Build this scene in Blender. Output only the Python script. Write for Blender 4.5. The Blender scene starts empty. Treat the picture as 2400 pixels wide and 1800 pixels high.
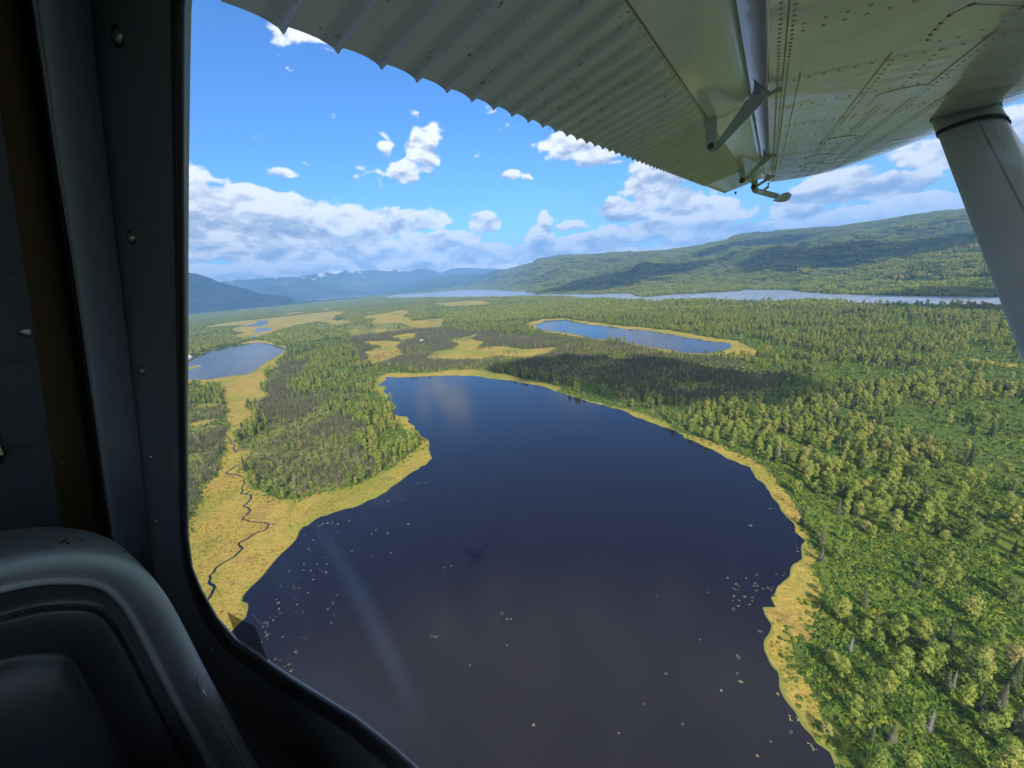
import bpy, bmesh, math, random
import numpy as np
from mathutils import Vector, Matrix, geometry
random.seed(7); RNG = np.random.default_rng(7)
scene = bpy.context.scene; COL = scene.collection; D = bpy.data

# ---------------------------------------------------------------- camera
H = 142.0                                   # metres above the lake
FP = 900.0; PITCH = math.radians(15.3); ROLL = math.radians(4.6)
R0 = Vector((1, 0, 0)); U0 = Vector((0, math.sin(PITCH), math.cos(PITCH))); FW = Vector((0, math.cos(PITCH), -math.sin(PITCH)))
RI = math.cos(ROLL)*R0 - math.sin(ROLL)*U0; UI = math.sin(ROLL)*R0 + math.cos(ROLL)*U0
EYE = Vector((0, 0, H))
cam = D.cameras.new('camera'); camo = D.objects.new('camera', cam); COL.objects.link(camo)
cam.sensor_width = 36; cam.lens = 36*FP/2400; cam.clip_start = 0.01; cam.clip_end = 120000
m3 = Matrix((RI, UI, -FW)).transposed(); camo.matrix_world = Matrix.Translation(EYE) @ m3.to_4x4()
scene.camera = camo
def ray(px, py):                            # direction of a point of the photograph, in the world
    return (px-1200)*RI + (900-py)*UI + FP*FW

# ---------------------------------------------------------------- sun, sky, exposure
sunv = -(math.cos(0)*ray(1120, 1300)).normalized()      # towards the sun: opposite the aircraft's shadow
SUN_EL = math.asin(sunv.z); SUN_AZ = math.atan2(sunv.x, sunv.y)
sl = D.lights.new('sun', 'SUN'); sl.energy = 4.9; sl.angle = math.radians(0.55); sl.color = (1, .93, .82)
so = D.objects.new('sun', sl); COL.objects.link(so); so.rotation_euler = sunv.to_track_quat('Z', 'Y').to_euler()
scene.view_settings.view_transform = 'Standard'; scene.view_settings.look = 'None'; scene.view_settings.gamma = 1
scene.view_settings.exposure = 0.34

class NT:                                   # small helper to write node trees
    def __init__(s, nt): s.t = nt; nt.nodes.clear()
    def n(s, typ, **k):
        nd = s.t.nodes.new(typ)
        for a, b in k.items():
            setattr(nd, a, b)
        return nd
    def l(s, a, b): s.t.links.new(a, b)
    def val(s, sock, v):
        if hasattr(v, 'is_linked') or hasattr(v, 'links'): s.l(v, sock)
        else: sock.default_value = v
    def m(s, op, a, b=0.0, c=None, clamp=False):
        nd = s.n('ShaderNodeMath', operation=op, use_clamp=clamp); s.val(nd.inputs[0], a); s.val(nd.inputs[1], b)
        if c is not None: s.val(nd.inputs[2], c)
        return nd.outputs[0]
    def vm(s, op, a, b=(0, 0, 0)):
        nd = s.n('ShaderNodeVectorMath', operation=op); s.val(nd.inputs[0], a)
        if op != 'LENGTH': s.val(nd.inputs[1], b)
        return nd.outputs['Value'] if op in ('LENGTH', 'DOT_PRODUCT') else nd.outputs[0]
    def noise(s, vec, scale, detail=4, rough=.55, dist=0.0, col=False):
        nd = s.n('ShaderNodeTexNoise'); s.l(vec, nd.inputs['Vector']); nd.inputs['Scale'].default_value = scale
        nd.inputs['Detail'].default_value = detail; nd.inputs['Roughness'].default_value = rough; nd.inputs['Distortion'].default_value = dist
        return nd.outputs['Color' if col else 'Fac']
    def mr(s, v, a, b, c=0.0, d=1.0, smooth=False):
        nd = s.n('ShaderNodeMapRange', clamp=True); nd.interpolation_type = 'SMOOTHSTEP' if smooth else 'LINEAR'
        s.val(nd.inputs['Value'], v)
        for i, x in zip(('From Min', 'From Max', 'To Min', 'To Max'), (a, b, c, d)): s.val(nd.inputs[i], x)
        return nd.outputs['Result']
    def ramp(s, v, stops):
        nd = s.n('ShaderNodeValToRGB'); s.l(v, nd.inputs[0]); e = nd.color_ramp.elements
        while len(e) < len(stops): e.new(.5)
        for i, (p, c) in enumerate(stops): e[i].position = p; e[i].color = (*c, 1)
        return nd.outputs[0]
    def mix(s, f, a, b):
        nd = s.n('ShaderNodeMix', data_type='RGBA'); s.val(nd.inputs['Factor'], f)
        for k, v in ((6, a), (7, b)):
            if isinstance(v, tuple): nd.inputs[k].default_value = (*v, 1)[:4]
            else: s.l(v, nd.inputs[k])
        return nd.outputs[2]

wd = D.worlds.new('World'); scene.world = wd; wd.use_nodes = True
w = NT(wd.node_tree)
sky = w.n('ShaderNodeTexSky', sky_type='NISHITA', sun_disc=False, sun_elevation=SUN_EL, sun_rotation=SUN_AZ, altitude=300, air_density=1.0, dust_density=.35, ozone_density=3.0)
tc = w.n('ShaderNodeTexCoord'); sx = w.n('ShaderNodeSeparateXYZ'); w.l(tc.outputs['Generated'], sx.inputs[0])
hz = w.m('SQRT', w.m('ADD', w.m('MULTIPLY', sx.outputs[0], sx.outputs[0]), w.m('MULTIPLY', sx.outputs[1], sx.outputs[1])))
az = w.m('ARCTAN2', sx.outputs[0], sx.outputs[1]); el = w.m('ARCTAN2', sx.outputs[2], hz)
cv = w.n('ShaderNodeCombineXYZ'); w.l(az, cv.inputs[0]); w.l(el, cv.inputs[1]); ae = cv.outputs[0]
def azel(px, py):
    v = ray(px, py); return math.atan2(v.x, v.y), math.atan2(v.z, math.hypot(v.x, v.y))
CLOUDS = [  # centre x, y, half width, half height in the photograph, strength: where each bank of cloud stands in the sky
 (420,470,130,95,1.15),(540,500,150,85,1.1),(660,515,150,72,1.1),(790,535,150,62,1.05),(920,520,130,40,1.0),(480,575,150,48,1.0),(620,585,150,42,1.0),(740,590,130,40,1.0),(860,590,150,38,.95),(1000,575,150,36,.9),(1100,595,140,30,.9),(500,645,90,24,1.05),(620,640,110,24,1.1),(740,632,110,24,1.1),(850,618,90,24,1.0),(960,622,110,22,1.0),(1070,615,110,22,1.0),
 (995,350,54,58,.66),(985,305,40,38,.52),(945,405,46,44,.60),(900,352,28,48,.44),(868,422,46,36,.48),(640,406,48,18,.52),(700,85,90,36,.54),(750,125,60,36,.46),(1140,262,40,20,.40),(1122,250,12,18,.45),
 (1330,335,80,42,.90),(1400,365,80,34,.70),(1285,350,36,44,.7),(1535,425,84,56,1.15),(1190,412,34,12,.56),(1235,415,24,8,.5),(1276,525,20,34,1.05),(1262,560,40,36,1.1),(1136,524,44,26,.85),(1340,530,40,16,.7),
 (1470,492,85,34,1.05),(1600,480,62,52,1.15),(1660,500,70,45,1.05),(1560,530,190,26,1.0),(1400,565,210,24,1.0),(1250,590,170,20,1.0),(1700,545,150,26,.95),(1150,632,90,12,.9),
 (1870,485,75,36,1.1),(1960,440,130,40,1.05),(2090,435,140,34,1.05),(2130,475,110,24,1.0),(2010,500,150,20,.95),(1850,530,150,20,.9),(2280,330,240,60,.95),(2400,420,200,60,.9),(1700,420,120,40,.6)]
acc = None; sn = None; sd = None
wv = w.noise(ae, 14.0, 4, .55, col=True); warped = w.vm('ADD', ae, w.vm('MULTIPLY', w.vm('SUBTRACT', wv, (.5, .5, .5)), (.055, .03, 0)))
for cx, cy, rx, ry, stg in CLOUDS:
    a0, e0 = azel(cx, cy); a1, _ = azel(cx+rx, cy-rx*.08); _, e1 = azel(cx, cy-ry)
    q = w.vm('MULTIPLY', w.vm('SUBTRACT', warped, (a0, e0, 0)), (1/abs(a1-a0), 1/abs(e1-e0), 0))
    b = w.m('MULTIPLY', w.mr(w.vm('LENGTH', q), .35, 1.4, 1, 0, True), stg); b2 = w.m('POWER', b, 3.0)
    rel = w.vm('DOT_PRODUCT', q, (0, 1, 0)); nn = w.m('MULTIPLY', b2, rel)
    acc = b if acc is None else w.m('MAXIMUM', acc, b); sn = nn if sn is None else w.m('ADD', sn, nn); sd = b2 if sd is None else w.m('ADD', sd, b2)
relh = w.m('DIVIDE', sn, w.m('ADD', sd, .02))
band = w.mr(el, .03, .12, .80, 0.0)
acc = w.m('MAXIMUM', acc, band)
outside = w.m('MAXIMUM', w.mr(w.m('ABSOLUTE', az), .95, 1.3, 0, .75), w.mr(el, .62, .8, 0, .46))   # elsewhere broken cumulus
acc = w.m('MAXIMUM', acc, outside)
def dens(off):
    v = w.vm('MULTIPLY', w.vm('ADD', ae, (0, off, 0)), (1.0, 1.9, 1.0)); return w.noise(v, 13.0, 10, .56, .25)
vo = w.n('ShaderNodeTexVoronoi', feature='SMOOTH_F1', voronoi_dimensions='2D'); w.l(w.vm('MULTIPLY', warped, (1.0, 1.7, 1.0)), vo.inputs['Vector']); vo.inputs['Scale'].default_value = 24; vo.inputs['Detail'].default_value = 3.5; vo.inputs['Roughness'].default_value = .55; vo.inputs['Smoothness'].default_value = .35; vo.normalize = True
bil = w.m('SUBTRACT', .42, vo.outputs['Distance'])
d0 = dens(0.0); d1 = dens(.016); d2 = dens(.05)
cov = w.m('ADD', w.m('ADD', w.m('MULTIPLY', acc, .74), w.m('MULTIPLY', w.m('SUBTRACT', d0, .55), 1.5)), w.m('MULTIPLY', bil, .42))
alpha = w.mr(cov, .20, .40, 0, 1, True)
lit = w.m('ADD', w.m('MULTIPLY', w.m('SUBTRACT', d0, d1), 1.9), w.m('ADD', w.m('MULTIPLY', w.m('SUBTRACT', d0, d2), 1.5), w.m('MULTIPLY', bil, .55)))
shade = w.m('ADD', w.m('ADD', w.m('MULTIPLY', relh, .40), .62), w.m('SUBTRACT', lit, w.m('MULTIPLY', w.mr(cov, .5, 1.0, 0, 1), .16)), clamp=True)
ccol = w.ramp(shade, [(0, (.26, .34, .48)), (.3, (.42, .49, .61)), (.55, (.68, .72, .79)), (.85, (1.05, 1.04, 1.02))])
hsv = w.n('ShaderNodeHueSaturation'); hsv.inputs['Saturation'].default_value = 1.15; hsv.inputs['Value'].default_value = 1; w.l(sky.outputs[0], hsv.inputs['Color'])
skyc = w.vm('MULTIPLY', hsv.outputs[0], (.085, .135, .185))
cl = w.vm('MULTIPLY', ccol, w.mr(el, 0, .12, 1.22, .98))
bgc = w.mix(w.m('MULTIPLY', alpha, .97), skyc, cl)
bg = w.n('ShaderNodeBackground'); w.l(bgc, bg.inputs[0]); bg.inputs[1].default_value = 1.0
wo = w.n('ShaderNodeOutputWorld'); w.l(bg.outputs[0], wo.inputs[0])
cy = scene.cycles; cy.use_denoising = True; cy.max_bounces = 8; cy.diffuse_bounces = 3; cy.glossy_bounces = 3; cy.transparent_max_bounces = 12; cy.volume_bounces = 1
cy.use_fast_gi = False; cy.caustics_reflective = False; cy.caustics_refractive = False; cy.sample_clamp_indirect = 4

# ---------------------------------------------------------------- general helpers
def tag(o, label=None, cat=None, group=None, kind=None):
    if label: o['label'] = label
    if cat: o['category'] = cat
    if group: o['group'] = group
    if kind: o['kind'] = kind
    return o
def obj(name, verts, faces, mat=None, parent=None, smooth=False):
    me = D.meshes.new(name); me.from_pydata([tuple(v) for v in verts], [], [tuple(f) for f in faces]); me.update()
    if smooth:
        for p in me.polygons: p.use_smooth = True
    for mm in (mat if isinstance(mat, (list, tuple)) else [mat]):
        if mm: me.materials.append(mm)
    o = D.objects.new(name, me); COL.objects.link(o)
    if parent: o.parent = parent
    return o
def fast_obj(name, V, F, mat):               # numpy arrays, all faces with the same corner count
    me = D.meshes.new(name); V = np.asarray(V, np.float32); F = np.asarray(F, np.int32); k = F.shape[1]
    me.vertices.add(len(V)); me.vertices.foreach_set('co', V.ravel()); me.loops.add(F.size); me.loops.foreach_set('vertex_index', F.ravel())
    me.polygons.add(len(F)); me.polygons.foreach_set('loop_start', np.arange(0, F.size, k, dtype=np.int32)); me.polygons.foreach_set('loop_total', np.full(len(F), k, np.int32))
    me.update(calc_edges=True)
    if mat: me.materials.append(mat)
    o = D.objects.new(name, me); COL.objects.link(o); return o
def empty(name, loc=(0, 0, 0)):
    o = D.objects.new(name, None); COL.objects.link(o); o.location = loc; o.empty_display_size = .5; return o
def mat(name, fn=None, color=(.5, .5, .5), rough=.5, metal=0.0, spec=.5, coat=0.0):
    mt = D.materials.new(name); mt.use_nodes = True; t = NT(mt.node_tree)
    out = t.n('ShaderNodeOutputMaterial'); b = t.n('ShaderNodeBsdfPrincipled'); t.l(b.outputs[0], out.inputs[0])
    b.inputs['Base Color'].default_value = (*color, 1); b.inputs['Roughness'].default_value = rough; b.inputs['Metallic'].default_value = metal
    b.inputs['Specular IOR Level'].default_value = spec; b.inputs['Coat Weight'].default_value = coat
    if fn: fn(t, b, out)
    return mt
def vnoise(x, y, scale, seed=0):             # value noise 0..1
    x = np.asarray(x, float)/scale+seed*17.3; y = np.asarray(y, float)/scale+seed*9.1
    xi = np.floor(x).astype(np.int64); yi = np.floor(y).astype(np.int64); fx = x-xi; fy = y-yi; fx = fx*fx*(3-2*fx); fy = fy*fy*(3-2*fy)
    def h(a, b):
        k = (a*374761393+b*668265263+seed*1442695) & 0xffffffff; k = ((k ^ (k >> 13))*1274126177) & 0xffffffff; return ((k ^ (k >> 16)) & 0xffff)/65535.
    return (h(xi, yi)*(1-fx)+h(xi+1, yi)*fx)*(1-fy)+(h(xi, yi+1)*(1-fx)+h(xi+1, yi+1)*fx)*fy
def fbm(x, y, scale, octv=4, seed=0):
    s = 0; a = 1; t = 0
    for i in range(octv): s = s+a*vnoise(x, y, scale/2**i, seed+i); t += a; a *= .5
    return s/t
def inside(x, y, poly):
    c = np.zeros(np.shape(x), bool); P = np.asarray(poly); x1, y1 = P[-1]
    for x2, y2 in P:
        if y1 != y2:
            c ^= ((y1 > y) != (y2 > y)) & (x < (x2-x1)*(y-y1)/(y2-y1)+x1)
        x1, y1 = x2, y2
    return c
def gp(px, py):                              # where that sight line meets the plain
    v = ray(px, py); t = H/max(-v.z, v.length*.0079); return (v.x*t, v.y*t)
def ground_poly(pts, rough=.22, seg=10, seed=1):   # outline on the ground with natural crinkle
    P = [gp(*p) for p in pts]; out = []
    for i, p in enumerate(P):
        q = P[(i+1) % len(P)]; d = math.dist(p, q); n = int(min(60, max(2, d/max(1.6, math.hypot(*p)*.008))))
        for k in range(n):
            t = k/n; x = p[0]+(q[0]-p[0])*t; y = p[1]+(q[1]-p[1])*t; r = math.hypot(x, y); e = min(d*rough, 3.2+r*.012)
            e2 = .9+r*.0035; x0, y0 = x, y; x += (float(vnoise(x0, y0, 14+r*.02, seed))-.5)*e+(float(vnoise(x0, y0, 3+r*.008, seed+2))-.5)*e2*2; y += (float(vnoise(x0, y0, 14+r*.02, seed+5))-.5)*e+(float(vnoise(x0, y0, 3+r*.008, seed+7))-.5)*e2*2; out.append((x, y))
    return out
def sheet(name, poly, z, m):
    tr = geometry.tessellate_polygon([[Vector((*p, 0)) for p in poly]])
    o = obj(name, [(*p, z) for p in poly], tr, m)
    bm = bmesh.new(); bm.from_mesh(o.data)
    for f in bm.faces:
        f.normal_update()
        if f.normal.z < 0: f.normal_flip()
    bm.to_mesh(o.data); bm.free(); return o

# ---------------------------------------------------------------- outlines read off the photograph (its 2400 x 1800 pixels), laid on the plain
LAKE = [(906,883),(954,885),(1001,883),(1071,880),(1130,884),(1193,892),(1259,904),(1324,924),(1400,949),(1454,961),(1508,983),(1542,998),(1570,1005),(1589,1013),(1610,1028),(1658,1051),(1698,1070),(1754,1095),(1779,1125),(1811,1153),(1827,1188),(1855,1220),(1865,1248),(1884,1270),(1882,1292),(1882,1311),(1868,1326),(1857,1353),(1827,1378),(1804,1403),(1817,1423),(1789,1428),(1789,1446),(1800,1465),(1801,1490),(1797,1528),(1808,1557),(1825,1579),(1828,1607),(1852,1648),(1877,1683),(1896,1709),(1918,1750),(1944,1769),(1958,1794),(1969,1819),(2010,1900),(2080,2050),(2300,2600),(2100,3400),(900,3300),(300,2200),(380,1700),(450,1560),(500,1500),(537,1482),(563,1453),(574,1431),(575,1417),(559,1412),(570,1395),(617,1345),(653,1308),(686,1269),(707,1236),(745,1216),(789,1201),(830,1189),(868,1170),(906,1148),(938,1129),(970,1104),(995,1091),(1008,1075),(1009,1053),(1006,1031),(989,1022),(966,1010),(973,1003),(957,990),(949,977),(922,971),(921,961),(910,936),(908,927),(898,917),(900,908),(884,903),(902,890)]
LAKE_B = [(1252,761),(1281,751),(1322,750),(1352,754),(1390,761),(1444,768),(1498,773),(1553,780),(1607,791),(1661,799),(1702,803),(1721,807),(1710,818),(1688,826),(1648,829),(1607,827),(1566,819),(1517,812),(1471,804),(1430,797),(1384,795),(1368,788),(1336,782),(1295,777),(1257,774)]
LAKE_C = [(300,862),(380,848),(440,839),(490,821),(545,808),(603,803),(631,803),(664,815),(662,830),(631,846),(603,864),(581,877),(545,880),(490,890),(440,891),(340,905),(280,900)]
PONDS = [[(578,766),(602,752),(634,751),(629,761),(611,764)],[(589,777),(602,770),(625,768),(638,772),(620,777),(598,780)],[(786,748),(810,744),(802,751),(790,752)],[(585,789),(600,786),(596,791),(586,792)]]
MARSH = [
 [(506,889),(579,878),(612,856),(625,845),(637,850),(629,868),(611,907),(629,933),(579,947),(568,954),(586,969),(579,994),(564,1005),(553,1034),(564,1052),(600,1054),(579,1074),(568,1099),(586,1114),(593,1135),(622,1153),(640,1167),(701,1169),(764,1151),(827,1139),(875,1120),(938,1085),(979,1053),(992,1030),(1050,1040),(1050,1150),(800,1300),(640,1500),(500,1800),(200,1900),(200,1500),(441,1256),(441,1210),(470,1179),(474,1142),(499,1124),(521,1074),(535,1059),(521,1034),(524,1023),(540,1003),(532,983),(524,954),(528,936),(506,907),(438,893),(300,905),(300,890),(440,880)],
 [(300,880),(438,893),(506,896),(590,885),(650,860),(639,850),(672,830),(676,812),(653,805),(624,797),(581,799),(552,808),(500,818),(470,828),(520,830),(560,850)],
 [(470,947),(523,946),(500,957),(452,956)],[(438,994),(506,978),(495,992),(460,1000),(430,1002)],
 [(463,768),(538,755),(611,748),(683,741),(737,734),(783,730),(810,732),(792,738),(774,748),(830,752),(792,761),(764,757),(737,753),(701,761),(656,772),(638,779),(602,790),(566,791),(542,788),(575,779),(533,773),(575,761)],
 [(843,742),(920,732),(942,726),(959,729),(948,743),(964,751),(989,751),(1004,748),(1036,746),(1040,755),(1034,766),(984,770),(957,764),(938,757),(902,759),(875,757),(879,748)],
 [(1007,710),(1047,709),(1101,704),(1128,705),(1161,709),(1119,715),(1056,717),(1029,713)],
 [(864,775),(902,771),(904,777),(890,781)],[(810,776),(845,771),(848,777),(822,781)],
 [(911,790),(957,781),(978,781),(973,791),(948,797),(929,795)],
 [(835,801),(938,799),(929,811),(946,828),(917,840),(875,852),(866,844),(870,833),(857,826),(890,813),(866,806)],
 [(989,840),(1020,824),(1056,819),(1071,808),(1056,797),(1127,779),(1101,793),(1137,801),(1119,815),(1174,812),(1230,819),(1310,812),(1290,826),(1240,836),(1174,833),(1119,842),(1047,842)],
 [(1425,834),(1501,837),(1487,843),(1430,840)],[(2263,838),(2330,848),(2400,856),(2420,866),(2340,858),(2285,846)],
 [(530,730),(560,727),(556,730),(536,732)],[(660,736),(700,731),(722,730),(690,736)],[(735,727),(775,722),(765,727)],
 # fringes of the three lakes
 [(875,912),(881,901),(879,885),(906,873),(985,874),(1050,868),(1100,865),(1145,869),(1180,877),(1215,886),(1260,895),(1310,909),(1300,925),(1100,900),(930,900),(900,925)],
 [(1322,917),(1370,935),(1400,941),(1424,950),(1400,958),(1330,935)],
 [(1428,952),(1454,954),(1495,965),(1522,976),(1556,988),(1572,1003),(1550,1010),(1500,992)],
 [(1590,1011),(1637,1026),(1700,1049),(1763,1074),(1801,1099),(1827,1128),(1849,1153),(1871,1197),(1882,1242),(1890,1267),(1903,1311),(1915,1349),(1918,1375),(1915,1425),(1909,1450),(1909,1465),(1934,1496),(1903,1493),(1865,1503),(1849,1497),(1855,1522),(1871,1560),(1896,1604),(1906,1636),(1922,1661),(1929,1693),(1926,1718),(1947,1762),(1960,1788),(1950,1810),(1800,1750),(1740,1450),(1800,1250),(1700,1110)],
 [(906,946),(938,990),(970,1018),(985,1030),(1015,1030),(980,985),(940,965),(915,935)],[(872,917),(877,907),(906,904),(912,930),(908,944)],
 [(1227,759),(1268,748),(1322,746),(1363,751),(1471,764),(1566,775),(1634,787),(1729,800),(1740,807),(1790,830),(1729,842),(1661,833),(1566,829),(1512,813),(1471,805),(1430,798),(1384,798),(1366,791),(1252,772),(1240,766)]]
SHRUB_OPEN = [(1700,1055),(1850,1020),(2000,1010),(2200,1060),(2480,1180),(2800,1500),(2900,2600),(2300,2600),(1975,1830),(1940,1700),(1895,1600),(1860,1500),(1915,1450),(1925,1380),(1900,1290),(1850,1150),(1790,1085)]
SPRUCE_ZONES = [[(545,1060),(620,1010),(640,960),(740,950),(860,940),(900,960),(1000,1060),(700,1180),(610,1150)],[(430,950),(520,950),(540,1010),(540,1060),(480,1200),(430,1330),(300,1500),(200,1000)],
 [(615,925),(640,905),(720,918),(860,920),(870,955),(700,960),(600,990)],[(800,745),(1000,770),(1300,790),(1400,800),(1540,815),(1640,835),(1830,880),(1800,940),(1640,945),(1450,935),(1300,910),(1150,880),(900,860),(860,850),(820,800)],[(560,730),(1000,715),(900,735),(620,755)],[(640,840),(720,850),(700,900),(625,930)]]
BIRCH_ZONES = [[(760,955),(870,930),(895,960),(960,1000),(990,1040),(960,1080),(860,1100),(830,1040),(880,1000),(780,985)],[(1160,860),(1400,905),(1650,1000),(1750,1060),(1600,1020),(1400,940),(1200,885)]]
RIVER = [(911,699),(1011,698),(1101,698),(1230,696),(1308,696),(1363,702),(1430,702),(1525,706),(1661,704),(1700,704),(1858,705),(1985,709),(2080,712),(2200,714),(2349,714),(2500,716),(2700,722),(2700,704),(2500,700),(2339,697),(2111,694),(1985,691),(1877,686),(1852,680),(1763,680),(1741,675),(1733,683),(1715,684),(1650,688),(1580,690),(1512,697),(1471,688),(1400,690),(1336,690),(1260,690),(1227,683),(1180,681),(1119,679),(1065,681),(1020,685),(960,689),(938,690),(908,694)]
RIVER_B = [(727,700.5),(748,705),(790,699),(830,696),(864,691.5),(830,687),(800,690),(774,692)]
STREAM = [(534,1026),(546,1044),(549,1061),(571,1055),(596,1058),(577,1078),(549,1094),(528,1109),(558,1113),(571,1123),(571,1139),(563,1158),(590,1159),(588,1170),(571,1186),(587,1196),(565,1219),(596,1224),(631,1230),(622,1243),(590,1256),(558,1275),(565,1289),(552,1303),(517,1325),(486,1352),(503,1377),(488,1406),(470,1431),(440,1460),(400,1520)]

# ---------------------------------------------------------------- ground, water, river
def TexP(t, o='Object'):
    return t.n('ShaderNodeTexCoord').outputs[o]
def m_ground(t, b, out):
    p = TexP(t); at = t.n('ShaderNodeAttribute', attribute_name='zone').outputs['Color']; s = t.n('ShaderNodeSeparateColor'); t.l(at, s.inputs[0])
    n1 = t.noise(p, .02, 5, .6); n2 = t.noise(p, .35, 5, .65); n3 = t.noise(p, .004, 4, .6)
    wood = t.ramp(n2, [(.3, (.035, .06, .014)), (.5, (.085, .125, .025)), (.72, (.16, .19, .04))])
    shrub = t.ramp(n2, [(.3, (.055, .10, .016)), (.5, (.11, .17, .025)), (.66, (.18, .23, .035)), (.78, (.28, .29, .035))])
    shrub = t.mix(t.mr(n1, .45, .7), shrub, (.17, .20, .03))
    c = t.mix(s.outputs[0], wood, shrub)
    sp = t.ramp(n2, [(.3, (.10, .12, .04)), (.5, (.20, .20, .055)), (.68, (.38, .30, .08))])
    c = t.mix(s.outputs[1], c, sp)
    c = t.mix(t.mr(n3, .5, .68, 0, .55), c, (.10, .12, .04))
    t.l(c, b.inputs['Base Color']); b.inputs['Roughness'].default_value = .95; b.inputs['Specular IOR Level'].default_value = .1
    bp = t.n('ShaderNodeBump'); bp.inputs['Distance'].default_value = 1.2; bp.inputs['Strength'].default_value = .8; t.l(t.noise(p, .5, 6, .7), bp.inputs['Height']); t.l(bp.outputs[0], b.inputs['Normal'])
M_GROUND = mat('ground_cover', m_ground)
def m_marsh(t, b, out):
    p = TexP(t); n1 = t.noise(p, .035, 6, .62, 1.2); n2 = t.noise(p, .6, 5, .7); n3 = t.noise(p, .012, 3, .5); n4 = t.noise(t.vm('MULTIPLY', p, (1, 2.6, 1)), .16, 4, .6, 2.0)
    c = t.ramp(n1, [(.30, (.14, .15, .03)), (.40, (.26, .23, .035)), (.47, (.38, .29, .05)), (.55, (.40, .26, .055)), (.62, (.27, .17, .04)), (.72, (.19, .19, .035))])
    c = t.mix(t.mr(n4, .45, .62, 0, .45), c, (.54, .38, .11)); c = t.mix(t.mr(t.noise(t.vm('MULTIPLY', p, (1, 1.8, 1)), .11, 6, .7, 3.0), .52, .60, 0, .5), c, (.16, .13, .04))
    c = t.mix(t.mr(n3, .47, .60, 0, .8), c, (.21, .235, .035))
    c = t.mix(t.mr(n2, .48, .68, 0, .7), c, (.15, .12, .03)); c = t.mix(t.mr(t.noise(p, 1.6, 4, .75), .55, .72, 0, .5), c, (.62, .50, .16))
    t.l(c, b.inputs['Base Color']); b.inputs['Roughness'].default_value = .95; b.inputs['Specular IOR Level'].default_value = .1
    bp = t.n('ShaderNodeBump'); bp.inputs['Distance'].default_value = .5; bp.inputs['Strength'].default_value = .8; t.l(n2, bp.inputs['Height']); t.l(bp.outputs[0], b.inputs['Normal'])
M_MARSH = mat('marsh_grass', m_marsh)
M_REED = mat('reed_edge', color=(.21, .21, .05), rough=.9, spec=.1)
def m_water(t, b, out):
    p = TexP(t); b.inputs['IOR'].default_value = 1.33; b.inputs['Specular IOR Level'].default_value = .85
    n = t.noise(p, .006, 4, .55, .6)
    t.l(t.mix(n, (.0085, .006, .0085), (.013, .009, .010)), b.inputs['Base Color'])
    t.l(t.mr(t.noise(p, .004, 3, .5), .35, .65, .07, .16), b.inputs['Roughness'])
    bp = t.n('ShaderNodeBump'); bp.inputs['Distance'].default_value = .08; bp.inputs['Strength'].default_value = .35; t.l(t.noise(p, 1.4, 3, .6), bp.inputs['Height']); t.l(bp.outputs[0], b.inputs['Normal'])
M_WATER = mat('lake_water', m_water)
def m_river(t, b, out):
    p = t.vm('MULTIPLY', TexP(t), (.35, 1.2, 1)); n = t.noise(p, .006, 6, .62, 1.5); n2 = t.noise(p, .0022, 4, .6, 2.5)
    c = t.ramp(n, [(.36, (.20, .25, .33)), (.45, (.34, .37, .42)), (.49, (.13, .13, .12)), (.53, (.38, .36, .33)), (.58, (.17, .22, .30)), (.68, (.33, .35, .38))])
    c = t.mix(t.mr(n2, .5, .62, 0, .45), c, (.30, .36, .45))
    t.l(c, b.inputs['Base Color']); b.inputs['Roughness'].default_value = .3
M_RIVER = mat('silty_braided_water', m_river)
# the plain: one sheet, 31 km to the horizon
NA, NR = 420, 330
azs = np.linspace(-math.pi, math.pi, NA, endpoint=False); rs = np.concatenate([[0], np.geomspace(25, 18500, NR-1)])
A_, R_ = np.meshgrid(azs, rs, indexing='ij'); GX = (R_*np.sin(A_)); GY = (R_*np.cos(A_))
V = np.stack([GX, GY, np.zeros_like(GX)], -1).reshape(-1, 3); idx = np.arange(NA*NR).reshape(NA, NR); i2 = np.roll(idx, -1, 0)
F = np.stack([idx[:, :-1], i2[:, :-1], i2[:, 1:], idx[:, 1:]], -1).reshape(-1, 4)[:, ::-1]
ground = tag(fast_obj('ground', V, F, M_GROUND), kind='structure')
gpl = lambda pts: [gp(*p) for p in pts]
shr = gpl(SHRUB_OPEN); spz = [gpl(z) for z in SPRUCE_ZONES]; bz = [gpl(z) for z in BIRCH_ZONES]
def is_spruce(x, y):
    j = 18; xx = x+(fbm(x, y, 60, 3, 3)-.5)*j*2; yy = y+(fbm(x, y, 60, 3, 9)-.5)*j*3
    m_ = np.zeros(np.shape(x), bool)
    for z in spz: m_ |= inside(xx, yy, z)
    for z in bz: m_ &= ~inside(xx, yy, z)
    return m_
zx, zy = V[:, 0], V[:, 1]
zc = np.zeros((len(V), 4), np.float32); zc[:, 3] = 1
zc[:, 0] = inside(zx+(fbm(zx, zy, 40, 3, 1)-.5)*40, zy, shr); zc[:, 1] = is_spruce(zx, zy)
ca = ground.data.color_attributes.new('zone', 'FLOAT_COLOR', 'POINT'); ca.data.foreach_set('color', zc.ravel())

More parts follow.
